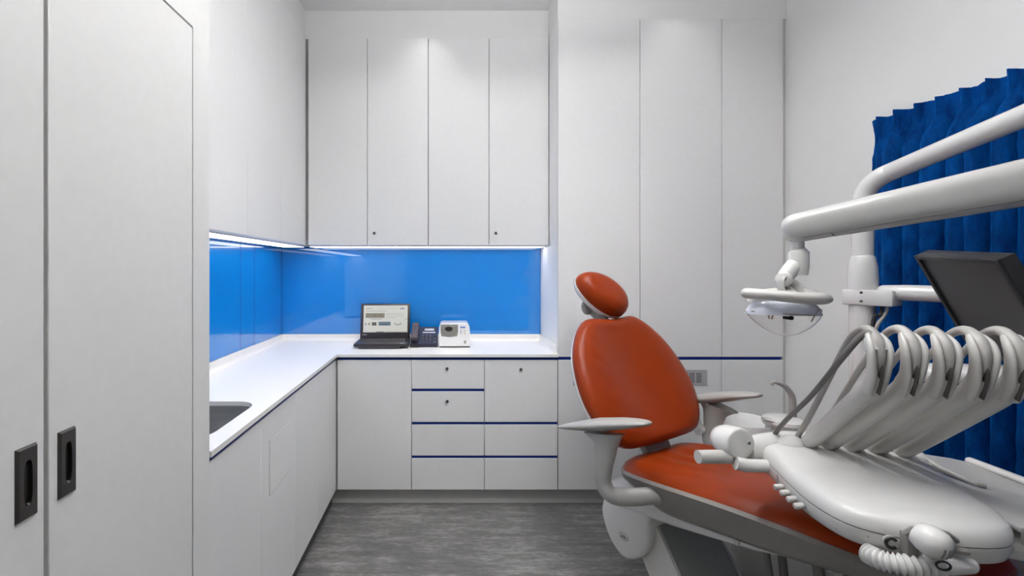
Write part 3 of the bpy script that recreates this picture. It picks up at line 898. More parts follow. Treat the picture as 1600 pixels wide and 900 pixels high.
# headrest
HA = math.radians(34)
hc = Vector((-.345, 0, 1.268))
du = Vector((-math.sin(HA), 0, math.cos(HA))); dn = Vector((math.cos(HA), 0, math.sin(HA))); dv = Vector((0, 1, 0))
def hm(p): return hc + dv * p[0] + du * p[1] + dn * p[2]
def egg(sc, n, k=44):
    out = []
    for j in range(k):
        a = 2 * PI * j / k; c, s = math.cos(a), math.sin(a)
        ex, ey =   .152 * sc * c, .106 * sc * s * (1 + .12 * c); ra = math.radians(-40)
        out.append(hm((ex * math.cos(ra) - ey * math.sin(ra), ex * math.sin(ra) + ey * math.cos(ra), n)))
    return out
b = B(); loft(b, [egg(.80, -.030), egg(.94, -.024), egg(1.0, -.006), egg(.985, .014), egg(.93, .034), egg(.83, .050), egg(.68, .060), egg(.48, .065), egg(.25, .066), egg(.05, .066)])
obj('headrest_cushion', b, M['leather'], ch, 70)
b = B(); loft(b, [egg(.45, -.062), egg(.72, -.056), egg(.90, -.042), egg(1.01, -.024), egg(1.02, -.010), egg(.95, -.010)])
obj('headrest_shell', b, M['plastic'], ch, 60)
b = B(); tube(b, [hm((-.02, .0, -.066)), hm((-.02, -.05, -.075)), hm((0, -.13, -.06)), Vector((-.31, 0, 1.10)), Vector((-.27, 0, 1.02))], [.026, .028, .026, .022, .022], 14)
ellipsoid(b, hm((-.055, -.035, -.066)), .020, .045, .042, 16, 10)
obj('headrest_bracket', b, M['link'], ch)

# armrests
for s in (-1, 1):
    ao = -.030 if s > 0 else 0.0
    arm = obj('armrest', tube(B(), [(.020 + ao * .3, s * .39, .742), (.028 + ao * .8, s * .392, .70), (.022 + ao, s * .395, .62), (.016 + ao, s * .39, .55), (.045, s * .375, .505), (.10, s * .33, .508), (.15, s * .27, .52), (.22, s * .19, .535)],
                              [.105, .056, .042, .038, .036, .034, .032, .030], 18, r2=[.036, .030, .025, .024, .026, .026, .026, .024], up=(0, 1, 0)), M['armgrey'], ch, 50)
    b = B()
    tube(b, [(-.225, s * .395, .694), (-.19, s * .395, .706), (-.10, s * .392, .737), (0, s * .39, .770), (.10, s * .385, .803), (.17, s * .38, .824), (.21, s * .378, .834)],
         [.010, .030, .050, .058, .056, .046, .026], 18, r2=[.004, .011, .019, .026, .022, .015, .009], up=(-.3, 0, 1), round_ends=True)
    pd = obj('arm_pad', b, M['armgrey'], arm, 60)

# frame: hinge housing, beam under the seat, lifting link, base
b = B()
def hs(prof, v, sc=1.0):
    cu_ = sum(p[0] for p in prof) / len(prof); cz_ = sum(p[1] for p in prof) / len(prof)
    return [(cu_ + (p[0] - cu_) * sc, v, cz_ + (p[1] - cz_) * sc) for p in prof]
HP = outline_smooth([(-.150, .355), (-.155, .30), (-.125, .225), (-.075, .172), (-.02, .158), (.045, .20), (.085, .275), (.095, .35), (.08, .41), (-.04, .42), (-.12, .40)], 4)
loft(b, [hs(HP, -.215, .86), hs(HP, -.211, .93), hs(HP, -.200, .985), hs(HP, -.185, 1.0), hs(HP, .185, 1.0), hs(HP, .20, .985), hs(HP, .211, .93), hs(HP, .215, .86)])
hh = obj('hinge_housing', b, M['plastic'], ch, 50)
b = B()
# oval maker's plate with a small dark mark on the housing
lathe(b, [(.024, .0), (.024, .0012), (.022, .0016)], 28, (-.028, -.2148, .255), axis_mtx((0, -1, 0)), sy=.62)
em = obj('emblem', b, M['cream'], hh)
b = B()
for k in range(4):
    box(b, -.040 + k * .0065, -.0355 + k * .0065, -.2172, -.2162, .251 + .002 * (k % 2), .258 + .001 * (k % 3))
box(b, -.044, -.012, -.2172, -.2162, .2485, .2500)
tube(b, [(-.028 + .0245 * math.cos(2 * PI * i / 30), -.2158, .255 + .0155 * math.sin(2 * PI * i / 30)) for i in range(31)], .0006, 5, smooth=False)
obj('emblem_mark', b, M['lock'], em)
# beam: tapering white body from the housing along the seat
secs = []
for u, zt_, zb_, hv in ((-.166, .40, .345, .10), (-.160, .425, .335, .17), (-.14, .44, .325, .20), (-.05, .47, .342, .222), (.06, .50, .362, .222), (.20, .50, .390, .220), (.34, .505, .422, .215), (.48, .515, .452, .205), (.62, .535, .488, .180), (.72, .55, .516, .14)):
    cz = (zt_ + zb_) / 2; hz = (zt_ - zb_) / 2
    secs.append([(u, hv * (abs(math.cos(a)) ** .45) * (1 if math.cos(a) > 0 else -1), cz + hz * (abs(math.sin(a)) ** .6) * (1 if math.sin(a) > 0 else -1)) for a in [2 * PI * (j + .5) / 28 for j in range(28)]])
b = B(); loft(b, secs)
bmx = obj('seat_beam', b, M['plastic'], ch, 50)
b = B(); cyl(b, (.43, -.206, .470), (.43, -.212, .470), .010, seg=18); obj('cap_screw', b, M['cream'], bmx)
# lifting link: a wide inclined box, lighter cheek plates
def para(bm, pts, v0, v1, bev=0.004):
    loft(bm, [[(p[0], v0, p[1]) for p in pts], [(p[0], v1, p[1]) for p in pts]])
LP = [(.020, .20), (.085, .335), (.10, .345), (.305, .03), (.125, .03)]
b = B(); para(b, [(.04, .215), (.098, .348), (.30, .035), (.14, .035)], -.155, .155); lk = obj('lift_link', b, M['link'], ch, 20)
for s in (-1, 1):
    b = B(); para(b, LP, s * .156, s * .172); obj('link_cheek', b, M['cream'], lk, 20)
b = B(); slab(b, rrect(-.02, .80, -.24, .24, .08), .0003, .045, .015, 3); obj('base_plate', b, M['cream'], ch)
b = B(); box(b, .08, .33, -.18, .18, .044, .11, .02, 3); obj('base_housing', b, M['cream'], ch)
# supply hoses dropping from the beam to the floor box
for k, (u, v, u2, v2, r) in enumerate(((.47, -.12, .56, -.13, .010), (.50, -.08, .56, -.10, .013), (.63, -.14, .72, -.16, .015), (.70, -.12, .68, -.155, .012), (.69, -.10, .78, -.12, .012))):
    b = B(); tube(b, [(u, v, .50), (u + .2 * (u2 - u), v, .38), (u + .6 * (u2 - u), (v + v2) / 2, .2), (u2, v2, .052)], r, 10)
    obj('supply_hose', b, M['hose_dark'], ch)

# ------------------------------------------------------------------ spittoon unit behind the chair
sp_ = thing('spittoon_unit', 'white spittoon unit with round bowl, behind the right armrest of the chair', 'spittoon', (1.47, 2.16, 0), math.radians(-20))
b = B(); slab(b, rrect(-.14, .22, -.17, .17, .08), .0003, .55, .03, 4); obj('body', b, M['plastic'], sp_)
ang = math.radians(20)
def loc2(x, y): 
    dx, dy = x - 1.47, y - 2.16; c_, s_ = math.cos(ang), math.sin(ang); return (dx * c_ - dy * s_, dx * s_ + dy * c_)
bx_, by_ = loc2(1.43, 2.187)
b = B(); lathe(b, [(0.050, 0.541), (0.080, 0.556), (0.108, 0.586), (0.116, 0.616), (0.119, 0.668), (0.117, 0.672), (0.114, 0.668), (0.108, 0.616), (0.090, 0.586), (0.040, 0.571), (0.010, 0.568)], 40, (bx_, by_, 0)); bw = obj('bowl', b, M['bowlwhite'], sp_)
fx, fy = loc2(1.548, 2.10)
b = B(); lathe(b, [(.070, .56), (.070, .668), (.080, .676), (.086, .690), (.082, .704), (.06, .714), (.02, .717)], 36, (fx, fy, 0)); fb = obj('filler_head', b, M['plastic'], sp_)
tx, ty = loc2(1.455, 2.085)
b = B(); tube(b, [(fx, fy, .690), ((fx + tx) / 2, (fy + ty) / 2, .698), (tx, ty, .707)], [.07, .05, .012], 18, r2=[.012, .010, .005], up=(0, 0, 1), round_ends=True); obj('rinse_lip', b, M['plastic'], fb)
b = B(); tube(b, [(tx + .01, ty + .01, .686), ((fx + tx) / 2, (fy + ty) / 2, .682), (fx, fy, .675)], [.008, .02, .03], 14, r2=[.003, .008, .012], up=(0, 0, 1)); obj('cup_rest', b, M['hose'], fb)
q1 = loc2(1.590, 2.10); q2 = loc2(1.585, 2.10); q3 = loc2(1.560, 2.10); q4 = loc2(1.525, 2.10); q5 = loc2(1.498, 2.10); q6 = loc2(1.492, 2.10)
b = B(); tube(b, [(*q1, .69), (*q1, .76), (*q2, .81), (*q3, .848), (*q4, .868), (*q5, .872), (*q6, .858)], [.0165, .0155, .014, .011, .009, .008, .009], 14); obj('rinse_spout', b, M['hose'], sp_)

# ------------------------------------------------------------------ operating lamp with pole
PX, PY = 1.567, 1.720
ol_ = thing('operating_lamp', 'white dental operating lamp hanging from a jointed arm on a white pole', 'lamp', (PX, PY, 0))
def pl(x, y, z): return (x - PX, y - PY, z)
b = B(); tube(b, [(0, 0, .0003), (0, 0, .02)], [.09, .085], 28, smooth=False); cyl(b, (0, 0, .02), (0, 0, 1.272), .040, seg=28); obj('pole', b, M['lampwhite'], ol_)
b = B(); lathe(b, [(.041, 1.262), (.0445, 1.270), (.0455, 1.31), (.0455, 1.36), (.043, 1.405), (.037, 1.438), (.034, 1.445)], 28); obj('pole_sleeve', b, M['lampwhite'], ol_)
EJ = (1.500, 1.050)
b = B()
tube(b, [(0, 0, 1.44), (0, 0, 1.55), (0, 0, 1.60), pl(1.568, 1.717, 1.66), pl(1.574, 1.702, 1.703), pl(1.586, 1.668, 1.733), pl(1.600, 1.625, 1.750), pl(1.570, 1.47, 1.768), pl(1.519, 1.20, 1.799), pl(1.492, 1.06, 1.815)],
     [.0325, .0325, .0325, .0325, .0325, .0325, .032, .031, .030, .030], 22, round_ends=True)
obj('upper_arm', b, M['lampwhite'], ol_)
b = B(); cyl(b, pl(1.5, 1.06, 1.66), pl(1.5, 1.06, 1.815), .034, seg=24); obj('arm_pivot', b, M['lampwhite'], ol_)
# spring arm: rounded box beam, tapering towards the lamp
P0 = Vector(pl(.990, 1.292, 1.512)); P1 = Vector(pl(1.500, 1.060, 1.628))
d = (P1 - P0).normalized(); sd = Vector((0, 0, 1)).cross(d).normalized(); upv = d.cross(sd).normalized()
def beam_sec(t, k, sq=4):
    c = P0 + (P1 - P0) * t; hh_ = (.041 + .021 * t) * k; hw_ = (.034 + .010 * t) * k; out = []
    for j in range(32):
        a = 2 * PI * (j + .5) / 32; ca, sa = math.cos(a), math.sin(a)
        e = 2 / 2.5
        out.append(c + sd * hw_ * (abs(ca) ** e) * (1 if ca > 0 else -1) + upv * hh_ * (abs(sa) ** e) * (1 if sa > 0 else -1))
    return out
b = B(); loft(b, [beam_sec(-.062, .25), beam_sec(-.058, .50), beam_sec(-.049, .72), beam_sec(-.035, .88), beam_sec(-.016, .97), beam_sec(.006, 1), beam_sec(.5, 1), beam_sec(1, 1), beam_sec(1.05, .9), beam_sec(1.07, .6)])
sa_ = obj('spring_arm', b, M['beamwhite'], ol_, 60)
b = B()
for s in (-1, 1):
    pts = []
    for t in (0.0, .5, 1.0):
        c = P0 + (P1 - P0) * t; hh_ = .041 + .021 * t; hw_ = .034 + .010 * t
        e = 2 / 2.5; a = math.radians(-42); pts.append(c + sd * s * hw_ * math.cos(a) ** e * .998 - upv * hh_ * abs(math.sin(a)) ** e * .998)
    tube(b, pts, .0014, 6, smooth=False)
obj('cover_joint', b, M['bracket'], sa_)
b = B(); cq = P0 + (P1 - P0) * .12 - upv * .0365 - sd * .0215
tube(b, [cq + sd * -.006 + d * -.004 + upv * .007, cq + d * 0.0, cq + sd * .008 + d * .006 - upv * .005], .0018, 6); 
for k in range(4): cyl(b, cq + d * (.016 + .008 * k), cq + d * (.021 + .008 * k) + upv * .001, .0014, seg=6)
obj('arm_mark', b, M['bezel'], sa_)
# head
NX, NY_ = .998, 1.300
b = B(); cyl(b, pl(NX, NY_, 1.425), pl(NX, NY_, 1.482), .0165, seg=20); obj('neck_pin', b, M['plastic'], ol_)
b = B(); tube(b, [pl(NX + .003, NY_, 1.378), pl(NX + .003, NY_, 1.400), pl(NX + .003, NY_, 1.442), pl(NX, NY_, 1.4525)], [.022, .025, .0255, .018], 20, smooth=False)
tube(b, [pl(NX + .003, NY_, 1.415), pl(NX - .015, NY_, 1.398), pl(NX - .037, NY_ - .002, 1.370), pl(NX - .040, NY_ - .002, 1.345)], [.022, .022, .020, .016], 16)
cyl(b, pl(NX + .026, NY_, 1.437), pl(NX + .030, NY_, 1.437), .006, seg=12)
nk = obj('knuckle', b, M['plastic'], ol_)
b = B(); lathe(b, [(.019, -.02), (.020, .0), (.019, .012), (.012, .016), (.004, .017)], 24, pl(NX - .050, NY_ - .016, 1.366), axis_mtx((-.45, -.9, 0))); kc = obj('knuckle_cap', b, M['plastic'], ol_)
b = B(); cyl(b, Vector(pl(NX - .060, NY_ - .031, 1.366)), Vector(pl(NX - .062, NY_ - .035, 1.366)), .0035, seg=10); obj('cap_screw', b, M['bezel'], kc)
hx, hy, hz = .952, 1.300, 1.315
b = B()  # cover over the reflector
ellipsoid(b, pl(hx + .012, hy + .005, hz - .012), .100, .062, .040, 32, 10, z0=0.0)
ellipsoid(b, pl(hx + .035, hy + .01, hz + .010), .075, .045, .020, 24, 10)
hd_ = obj('lamp_cover', b, M['plastic'], ol_, 60)
b = B(); tube(b, [pl(hx - .022, hy - .035, hz + .002), pl(hx - .024, hy - .030, hz + .046), pl(hx - .004, hy - .020, hz + .050), pl(hx + .018, hy - .034, hz + .034), pl(hx + .022, hy - .045, hz + .0)], [.014] * 5, 12, r2=[.005] * 5); obj('cover_scoop', b, M['armgrey'], hd_)
b = B(); tube(b, [pl(hx - .106, hy - .012, hz + .012), pl(hx - .070, hy - .062, hz + .009), pl(hx - .01, hy - .083, hz + .003), pl(hx + .05, hy - .072, hz + .001), pl(hx + .092, hy - .034, hz - .002), pl(hx + .108, hy + .000, hz)],
              [.018, .018, .019, .022, .022, .016], 16, r2=[.0150, .0150, .0155, .017, .015, .012], up=(0, 0, 1), round_ends=True); obj('lamp_handle', b, M['cream'], ol_, 60)
# transparent shield below: boat-shaped, pointed at both ends
def boat(sc, zlow, inner=0.0):
    rr = []
    for i in range(25):
        t = -1 + 2 * i / 24; w = max((1 - abs(t) ** 1.7), .0) ** .9
        yw = .062 * sc * w + .0015; dz = .072 * sc * w + .0015
        ring = []
        for j in range(17):
            a = PI * j / 16
            ring.append(Vector(pl(hx - .002 + t * .108 * sc, hy - .012 - yw * math.cos(a), hz - .043 - .006 * t - dz * math.sin(a) ** 1.0 * .9)))
        rr.append(ring)
    return rr
def boat_mesh():
    bm = B(); ra = boat(1.0, 0); rb = boat(.985, 0)
    # closed thin shell from outer and inner skins
    rings = [ra[i] + rb[i][::-1] for i in range(len(ra))]
    return loft(bm, rings)
obj('clear_shield', boat_mesh(), M['clear'], ol_, 50)
b = B(); ellipsoid(b, pl(hx - .004, hy - .012, hz - .046), .100, .060, .052, 28, 8, z0=0.0); obj('reflector', b, M['reflector'], ol_, 60)
b = B(); cyl(b, pl(hx - .008, hy - .02, hz - .056), pl(hx + .008, hy - .02, hz - .058), .0045, seg=14); cyl(b, pl(hx + .010, hy - .02, hz - .057), pl(hx + .016, hy - .02, hz - .058), .006, seg=14)
obj('bulb_holder', b, M['bezel'], ol_)
b = B(); cyl(b, pl(hx - .055, hy - .03, hz - .058), pl(hx - .058, hy - .03, hz - .046), .0022, seg=8); cyl(b, pl(hx - .048, hy - .03, hz - .060), pl(hx - .045, hy - .03, hz - .046), .0022, seg=8)
obj('shield_clip', b, M['mark_tan'], ol_)
b = B(); tube(b, [r[0] for r in boat(1.005, 0)][1:-1], .0022, 6, smooth=False); obj('shield_rim', b, M['hose'], ol_)
b = B(); tube(b, [pl(hx + .030, hy - .070, hz - .062), pl(hx + .042, hy - .068, hz - .044), pl(hx + .062, hy - .058, hz - .030), pl(hx + .084, hy - .038, hz - .034), pl(hx + .102, hy - .014, hz - .048)], .0016, 6); obj('end_cap_rim', b, M['hose'], ol_)

# ------------------------------------------------------------------ monitor on its arm, facing the chair
mo = thing('monitor', 'black switched-off flat monitor on a white arm clamped to the pole', 'monitor', (1.45, 1.27, 1.20))
s_ax = Vector((-.30, -.954, -.066)).normalized(); n_h = Vector((-.954, .30, 0)).normalized()
TL_ = math.radians(27)
upm = (Vector((0, 0, 1)) * math.cos(TL_) + n_h * math.sin(TL_)).normalized(); upm = (upm - s_ax * upm.dot(s_ax)).normalized()
nm = s_ax.cross(upm).normalized()
if nm.dot(n_h) < 0: nm = -nm
TLC = Vector((1.45, 1.41, 1.44)) - Vector((1.45, 1.27, 1.20))
mm = Matrix((s_ax, upm, nm)).transposed().to_4x4(); mm.translation = TLC
MW, MH = .302, .330
b = B(); box(b, 0, MW, -MH, 0, -.034, 0.0, .003, 2); case = obj('monitor_case', tf(b, mm), M['bezel'], mo)
b = B(); box(b, .011, MW - .011, -MH + .018, -.012, -.0005, .0008); obj('screen', tf(b, mm), M['screen_off'], mo)
b = B(); box(b, 0, .012, -MH, 0, -.001, .008, .002, 1); box(b, MW - .012, MW, -MH, 0, -.001, .008, .002, 1); box(b, .012, MW - .012, -.013, 0, -.001, .008, .002, 1); box(b, .012, MW - .012, -MH, -MH + .019, -.001, .008, .002, 1)
obj('screen_bezel', tf(b, mm), M['bezel'], mo)
def mp(x, y, z): return (x - 1.45, y - 1.27, z - 1.20)
ZA = 1.396 - 37 * 1.72 / 711
b = B(); box(b, -.048, .100, -.046, .046, -.030, .028, .006, 2); clm = obj('pole_clamp', tf(b, tr(*mp(PX + .0, PY, ZA - .016)) @ rot('Z', -61.6)), M['lampwhite'], mo)
b = B()
for zz in (-.018, .014): cyl(b, Vector(mp(PX - .046, PY - .044, ZA - .012 + zz)), Vector(mp(PX - .050, PY - .049, ZA - .012 + zz)), .005, seg=12)
obj('clamp_screw', b, M['lock'], clm)
b = B(); tube(b, [mp(PX + .035, PY - .05, ZA + .004), mp(PX + .06, PY - .10, ZA + .004), mp(1.74, 1.40, ZA + .004)], [.026, .0285, .0285], 20, smooth=False, round_ends=True); ma = obj('monitor_arm', b, M['lampwhite'], mo)
b = B(); cyl(b, mp(1.648, 1.535, ZA + .002), mp(1.644, 1.532, ZA + .002), .006, seg=12); obj('arm_screw', b, M['lock'], ma)
b = B(); cyl(b, mp(1.74, 1.40, ZA - .06), mp(1.74, 1.40, ZA + .04), .03, seg=20); tube(b, [mp(1.74, 1.40, ZA - .04), mp(1.66, 1.33, ZA - .05), mp(1.56, 1.28, ZA - .04)], .022, 14); obj('monitor_mount', b, M['lampwhite'], mo)
b = B(); tube(b, [mp(PX + .035, PY - .065, ZA - .025), mp(PX + .02, PY - .07, ZA - .07), mp(PX - .005, PY - .06, ZA - .125), mp(PX - .01, PY - .045, ZA - .22), mp(PX - .01, PY - .042, .6)], .006, 8); obj('monitor_cable', b, M['hose'], mo)
b = B(); tube(b, [mp(PX + .02, PY - .06, ZA - .03), mp(PX + .005, PY - .065, ZA - .08), mp(PX - .012, PY - .052, ZA - .14), mp(PX - .018, PY - .042, .6)], .006, 8); obj('monitor_cable', b, M['bezel'], mo)

# ------------------------------------------------------------------ delivery console over the footrest (local frame turned with it)
CA = math.radians(-17.8)
dc = thing('delivery_console', 'white dental instrument console with five sprung hose arms over the footrest', 'dental console', (1.10, 1.15, 0), CA)
CO = [(-.205, .205), (-.203, .12), (-.197, 0), (-.180, -.105), (-.135, -.178), (-.03, -.203), (.075, -.192), (.140, -.160), (.172, -.105), (.182, -.02), (.196, .12), (.205, .215), (.170, .262), (.07, .272), (-.07, .275), (-.165, .260)]
co = outline_smooth(CO, 4)
def cring(sc, z, slope=0.0):
    cx, cy = .0, .035
    return [(cx + (x - cx) * sc, cy + (y - cy) * sc, z + slope * (y - .035)) for x, y in co]
S = .015
b = B(); loft(b, [cring(.80, .766), cring(.90, .769), cring(.962, .778), cring(.993, .795), cring(1.0, .8165, S), cring(.985, .8170, S)])
tub = obj('console_tub', b, M['plastic'], dc, 50)
b = B(); loft(b, [cring(.985, .8185, S), cring(.999, .8195, S), cring(.999, .826, S), cring(.985, .840, S), cring(.955, .850, S), cring(.90, .857, S), cring(.80, .861, S), cring(.6, .863, S), cring(.3, .864, S), cring(.05, .864, S)])
top = obj('console_top', b, M['plastic'], dc, 60)
b = B(); loft(b, [cring(.9955, .8160, S), cring(.9955, .8200, S)]); obj('seam', b, M['slot'], dc)
# raised rear ridge the arms stand on
b = B(); tube(b, [(-.15, .235, .856), (-.08, .222, .858), (.04, .218, .858), (.15, .222, .857), (.185, .235, .855)], [.042] * 5, 18, r2=[.016] * 5, up=(0, 0, 1), round_ends=True)
obj('rear_ridge', b, M['plastic'], dc, 60)

BX = [-.085, -.036, .021, .078, .138]
EX = [-.052, .012, .072, .136, .196]
EY, EZ_ = -.066, [1.112, 1.115, 1.115, 1.117, 1.119]
for i in range(5):
    p0 = Vector((BX[i], .205, .868)); p1 = Vector((EX[i], EY, EZ_[i])); dd = (p1 - p0).normalized()
    b = B(); tube(b, [p0, p0 + (p1 - p0) * .3, p0 + (p1 - p0) * .9, p1 + Vector((0, -.004, .012)), p1 + Vector((0, -.016, .034))], [.0200, .0215, .0225, .0225, .020], 20)
    rod = obj('instrument_arm', b, M['cream'], dc, 60)
    b = B(); tube(b, [p0 - dd * .012, p0 + dd * .0035], [.0250, .0222], 20, smooth=False); obj('arm_socket', b, M['slot'], rod)
    # fork: two curved prongs around the hose slot
    for s in (-1, 1):
        b = B()
        tube(b, [p1 + Vector((s * .0095, .004, -.012)), p1 + Vector((s * .0115, -.016, .020)), p1 + Vector((s * .0150, -.027, .055)), p1 + Vector((s * .0175, -.029, .085)), p1 + Vector((s * .0170, -.020, .108)), p1 + Vector((s * .0125, -.004, .124))],
             [.011, .0095, .0075, .0075, .0070, .005], 14, r2=[.018, .017, .0145, .0125, .010, .007], up=(0, -.7, .3), round_ends=True)
        obj('fork_prong', b, M['cream'], rod, 60)
    b = B(); tube(b, [p1 + Vector((0, -.015, -.012)), p1 + Vector((0, -.027, .022)), p1 + Vector((0, -.0345, .046)), p1 + Vector((0, -.034, .06))], [.0022, .0036, .0036, .0012], 10, r2=[.013, .0125, .009, .003], up=(0, -.7, .3)); obj('fork_slot', b, M['slot'], rod)
    # hose over the fork and back down to the console
    bx = BX[i]
    hp = [p1 + Vector((0, -.027, .034)), p1 + Vector((0, -.031, .062)), p1 + Vector((0, -.028, .088)), p1 + Vector((0, -.014, .114)), p1 + Vector((-.002, .018, .134)), p1 + Vector((-.006, .055, .124)),
          p1 + Vector((-.012, .095, .085)), p1 + Vector(((bx - EX[i]) * .6 - .006, .155, -.02)), Vector((bx - .012, .165, .955)), Vector((bx - .016, .225, .885))]
    b = B(); tube(b, hp, [.003, .0085, .012, .0135, .0115, .0090, .0080, .0075, .0075, .0075], 14)
    obj('instrument_hose', b, M['hosepale'] if i else M['hose'], dc, 60)
# dark hose looping from the first arm down to the neck, with clear tape on the fork
p1 = Vector((EX[0], EY, EZ_[0]))
b = B(); tube(b, [p1 + Vector((-.004, -.030, .085)), p1 + Vector((-.006, -.004, .126)), p1 + Vector((-.020, .012, .116)), p1 + Vector((-.042, .03, .070)), Vector((-.118, .085, 1.045)), Vector((-.150, .17, .945)), Vector((-.158, .240, .876))], [.008, .009, .0080, .0070, .0065, .0065, .0065], 12)
hd2 = obj('instrument_hose', b, M['hose_dark'], dc, 60); hd2['label'] = 'dark grey hose'
b = B(); tube(b, [p1 + Vector((0, -.022, .088)), p1 + Vector((0, -.010, .116))], [.0255, .0235], 16, r2=[.017, .013], smooth=False, up=(0, -.7, .3)); tp = obj('tape_band', b, M['lampwhite'], dc); tp['label'] = 'shiny clear tape band'

# neck and brake handle at the left end; world directions converted to the local frame
def cl(x, y, z):
    dx, dy = x - 1.10, y - 1.15; c_, s_ = math.cos(CA), math.sin(CA); return Vector((dx * c_ + dy * s_, -dx * s_ + dy * c_, z))
b = B()
tube(b, [cl(1.125, 1.415, .842), cl(1.06, 1.425, .840), cl(.985, 1.425, .835), cl(.93, 1.42, .832)], [.050, .052, .046, .034], 20, r2=[.044, .046, .042, .034], up=(0, 0, 1))
ellipsoid(b, cl(1.045, 1.385, .850), .040, .038, .040)
neck = obj('console_neck', b, M['plastic'], dc, 60)
b = B()
kd = cl(.20, -.95, .10) - cl(0, 0, 0); kd = Vector((cl(.25, -.95, 0) - cl(0, 0, 0)).to_tuple())
km = axis_mtx((cl(.22, -.97, 0) - cl(0, 0, 0)) + Vector((0, 0, .12)))
lathe(b, [(.030, -.070), (.046, -.060), (.052, -.040), (.0535, -.012), (.052, .006), (.050, .010), (.0475, .0125), (.045, .0135), (.018, .0150)], 36, cl(.888, 1.395, .862), km, sy=.90)
kn = obj('brake_housing', b, M['plastic'], dc, 50)
b = B(); kdir = km @ Vector((0, 0, 1)); c0 = cl(.888, 1.395, .862) + km @ Vector((.012, .0, 0)) + Vector((.008, 0, .004)); cyl(b, c0 + kdir * .016, c0 + kdir * .0195, .0062, seg=16); sc_ = obj('housing_screw', b, M['mark_grey'], kn)
b = B(); cyl(b, c0 + kdir * .0190, c0 + kdir * .0205, .0032, seg=12); obj('screw_recess', b, M['bezel'], sc_)
b = B(); tube(b, [cl(.760, 1.385, .824), cl(.78, 1.387, .823), cl(.86, 1.395, .820)], [.0195, .0200, .0205], 20, smooth=False, round_ends=False); obj('grip_bar', b, M['cream'], kn)
b = B(); tube(b, [cl(.865, 1.37, .812), cl(.90, 1.365, .806), cl(.945, 1.358, .808), cl(.972, 1.350, .810)], [.020, .0195, .0185, .0185], 18); obj('lower_grip', b, M['plastic'], kn)

# valve knobs and emblem on the left flank of the tub
for k in range(4):
    y = .048 - .034 * k; x = -.193 + .0035 * k
    b = B(); lathe(b, [(.0040, 0), (.0045, .008), (.0075, .010), (.0080, .026), (.0068, .030), (.003, .031)], 16, (x, y, .797), axis_mtx((-1, -.25, -.15)))
    obj('valve_knob', b, M['cream'], tub)
    b = B(); lathe(b, [(.0058, -.001), (.0058, .0035)], 14, (x, y, .797), axis_mtx((-1, -.25, -.15))); obj('knob_collar', b, M['bracket'], tub)
b = B(); tube(b, [(-.199, .105, .800), (-.2005, .085, .794), (-.1995, .078, .784)], .0022, 6); tube(b, [(-.2005, .083, .812), (-.2010, .078, .800), (-.1995, .072, .782)], .0026, 6)
obj('flank_emblem', b, M['bracket'], tub)
b = B()
for k in range(3): box(b, -.196 + .006 * k, -.194 + .006 * k, .045 - .034 * k, .052 - .034 * k, .813, .8155)
obj('flank_lettering', b, M['bracket'], tub)
# front: round gauge, small mark, bracket, slotted holder head, block and ribbed suction tube
b = B()
gx, gy, gz = -.083, -.196, .802
tube(b, [(gx + .0095 * math.cos(a), gy - .004, gz + .0105 * math.sin(a)) for a in [math.radians(-40 - 280 * i / 20) for i in range(21)]], .0036, 8, smooth=False)
obj('dial_ring', b, M['bezel'], tub)
b = B(); lathe(b, [(.0145, 0), (.0145, .004), (.013, .005)], 22, (gx, gy + .002, gz), axis_mtx((-.15, -1, 0))); obj('dial_plate', b, M['cream'], tub)
b = B(); box(b, -.119, -.112, -.186, -.182, .800, .804); box(b, -.160, -.155, -.148, -.143, .790, .793); obj('front_mark', b, M['mark_grey'], tub)
def at(px, py, Y): return cl((px - 700) * Y / 711, Y, 1.396 - (py - 420) * Y / 711)
HC = Vector((-.040, -.247, .840))
b = B()
tube(b, [(-.066, -.214, .834), (-.058, -.220, .848), (-.030, -.222, .855), (.002, -.216, .845), (.018, -.208, .832)], [.009] * 5, 8, r2=[.006] * 5, smooth=False)
box(b, -.068, -.046, -.222, -.194, .788, .832, .002, 1); box(b, .0, .040, -.216, -.200, .806, .816, .002, 1, mtx=None)
br = obj('holder_bracket', b, M['bracket'], dc, 30)
hm_ = axis_mtx((.55, -.75, -.22))
b = B()
lathe(b, [(.010, -.030), (.023, -.026), (.0295, -.012), (.031, .002), (.029, .014), (.023, .023), (.013, .028), (.003, .030)], 32, HC, hm_)
hh2 = obj('holder_head', b, M['plastic'], dc, 60)
b = B()
ax = hm_ @ Vector((1, 0, 0)); ay = hm_ @ Vector((0, 1, 0)); an_ = hm_ @ Vector((0, 0, 1))
for k in range(4):
    u_ = -.016 + .0095 * k
    def surf(v_):
        r_ = math.hypot(u_, v_); return HC + ax * u_ + ay * v_ + an_ * (interp([0, .003, .013, .023, .029], [.030, .030, .028, .023, .014], r_) + .0002)
    tube(b, [surf(.008), surf(.001), surf(-.006), surf(-.013)], .0022, 8, smooth=False)
obj('holder_slots', b, M['bracket'], hh2)
b = B(); tube(b, [at(1448, 868, .925), at(1452, 874, .93)], [.007, .008], 12, smooth=False, round_ends=True); obj('holder_knob', b, M['plastic'], dc)
b = B(); tube(b, [at(1455, 878, .945), at(1478, 882, .95), at(1512, 882, .955)], [.014, .020, .017], 18, round_ends=True); obj('tube_coupling', b, M['plastic'], dc, 60)
b = B(); c_ = at(1474, 884, .928); tube(b, [c_ + Vector((.0115 * math.cos(2 * PI * k / 20), 0, .0085 * math.sin(2 * PI * k / 20))) for k in range(21)], .0022, 6, smooth=False); obj('coupling_ring', b, M['bezel'], dc)
b = B(); pts = catmull([at(1354, 864, 1.01), at(1374, 874, .985), at(1402, 881, .965), at(1437, 884, .953), at(1468, 881, .95)], 10)
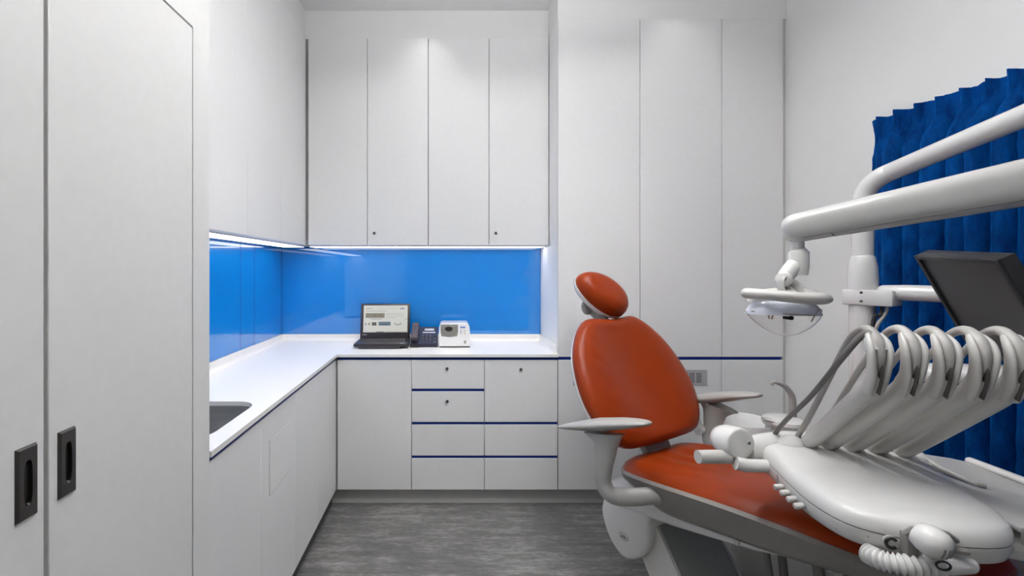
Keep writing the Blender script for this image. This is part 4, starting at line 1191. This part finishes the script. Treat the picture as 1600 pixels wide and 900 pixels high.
acc = catmull(pts, 5)
rings = []
for i, p in enumerate(acc):
    d_ = (acc[min(i + 1, len(acc) - 1)] - acc[max(i - 1, 0)]).normalized()
    a0, b0 = frame_for(d_); r_ = .0190 + .0028 * math.sin(2 * PI * i / 15.0)
    rings.append([p + a0 * r_ * math.cos(2 * PI * j / 18) + b0 * r_ * math.sin(2 * PI * j / 18) for j in range(18)])
loft(b, rings); obj('ribbed_tube', b, M['plastic'], dc, 80)
# support from the right flank to the stand, and the stand by the wall
b = B(); tube(b, [(.10, .03, .752), (.20, -.06, .778), (.30, -.07, .790), (.46, .02, .795), (.58, .12, .80)], [.05, .036, .034, .034, .034], 18, r2=[.03, .036, .036, .036, .036], up=(0, 0, 1)); obj('support_arm', b, M['plastic'], dc, 60)
st = cl(1.78, 1.34, 0)
st = Vector((.62, .14, 0))
b = B(); cyl(b, (st.x, st.y, .0003), (st.x, st.y, .03), .13, .12, seg=32); cyl(b, (st.x, st.y, .03), (st.x, st.y, 1.02), .034, seg=24); obj('stand_post', b, M['plastic'], dc)
e0 = cl(1.500, 1.42, 1.072); e1 = Vector((st.x, st.y, 1.125))
b = B(); tube(b, [e0, e0 + (e1 - e0) * .5, e1], [.055, .055, .055], 22, r2=[.030, .030, .034], up=(0, 0, 1), round_ends=True, smooth=False); obj('upper_support', b, M['plastic'], dc, 60)
# grey instrument tray beside the console
def cz(bm, m_): return obj('tray', bm, m_, dc)
TP = [(.175, .335), (.285, .338), (.335, .318), (.36, .28), (.40, .10), (.40, -.10), (.20, -.105), (.17, .0)]
TO = [(.150, .325), (.25, .330), (.31, .315), (.345, .292), (.42, -.02), (.42, -.11), (.185, -.115), (.150, .05)]
tray = thing('instrument_tray', 'grey instrument tray beside the white console, in front of the curtain', 'tray', (1.10, 1.15, 0), CA)
b = B(); slab(b, TO, .822, .834, .004, 2); obj('tray_floor', b, M['tray'], tray)
b = B(); tube(b, [(.345, .292, .838), (.372, .18, .840), (.402, .06, .840), (.42, -.02, .838)], [.012, .014, .014, .012], 14, r2=[.010] * 4, up=(0, 0, 1), round_ends=True); obj('tray_rim', b, M['plastic'], tray)
b = B(); slab(b, [(.185, -.112), (.42, -.108), (.42, -.126), (.185, -.130)], .800, .836, .003, 1); obj('tray_front_rail', b, M['mark_grey'], tray)
b = B(); tube(b, [(.178, .235, .875), (.205, .19, .850), (.235, .12, .842), (.246, .10, .842)], [.014, .009, .004, .003], 10); cyl(b, (.244, .103, .842), (.258, .095, .842), .006, seg=10); obj('tray_clip', b, M['cream'], tray)
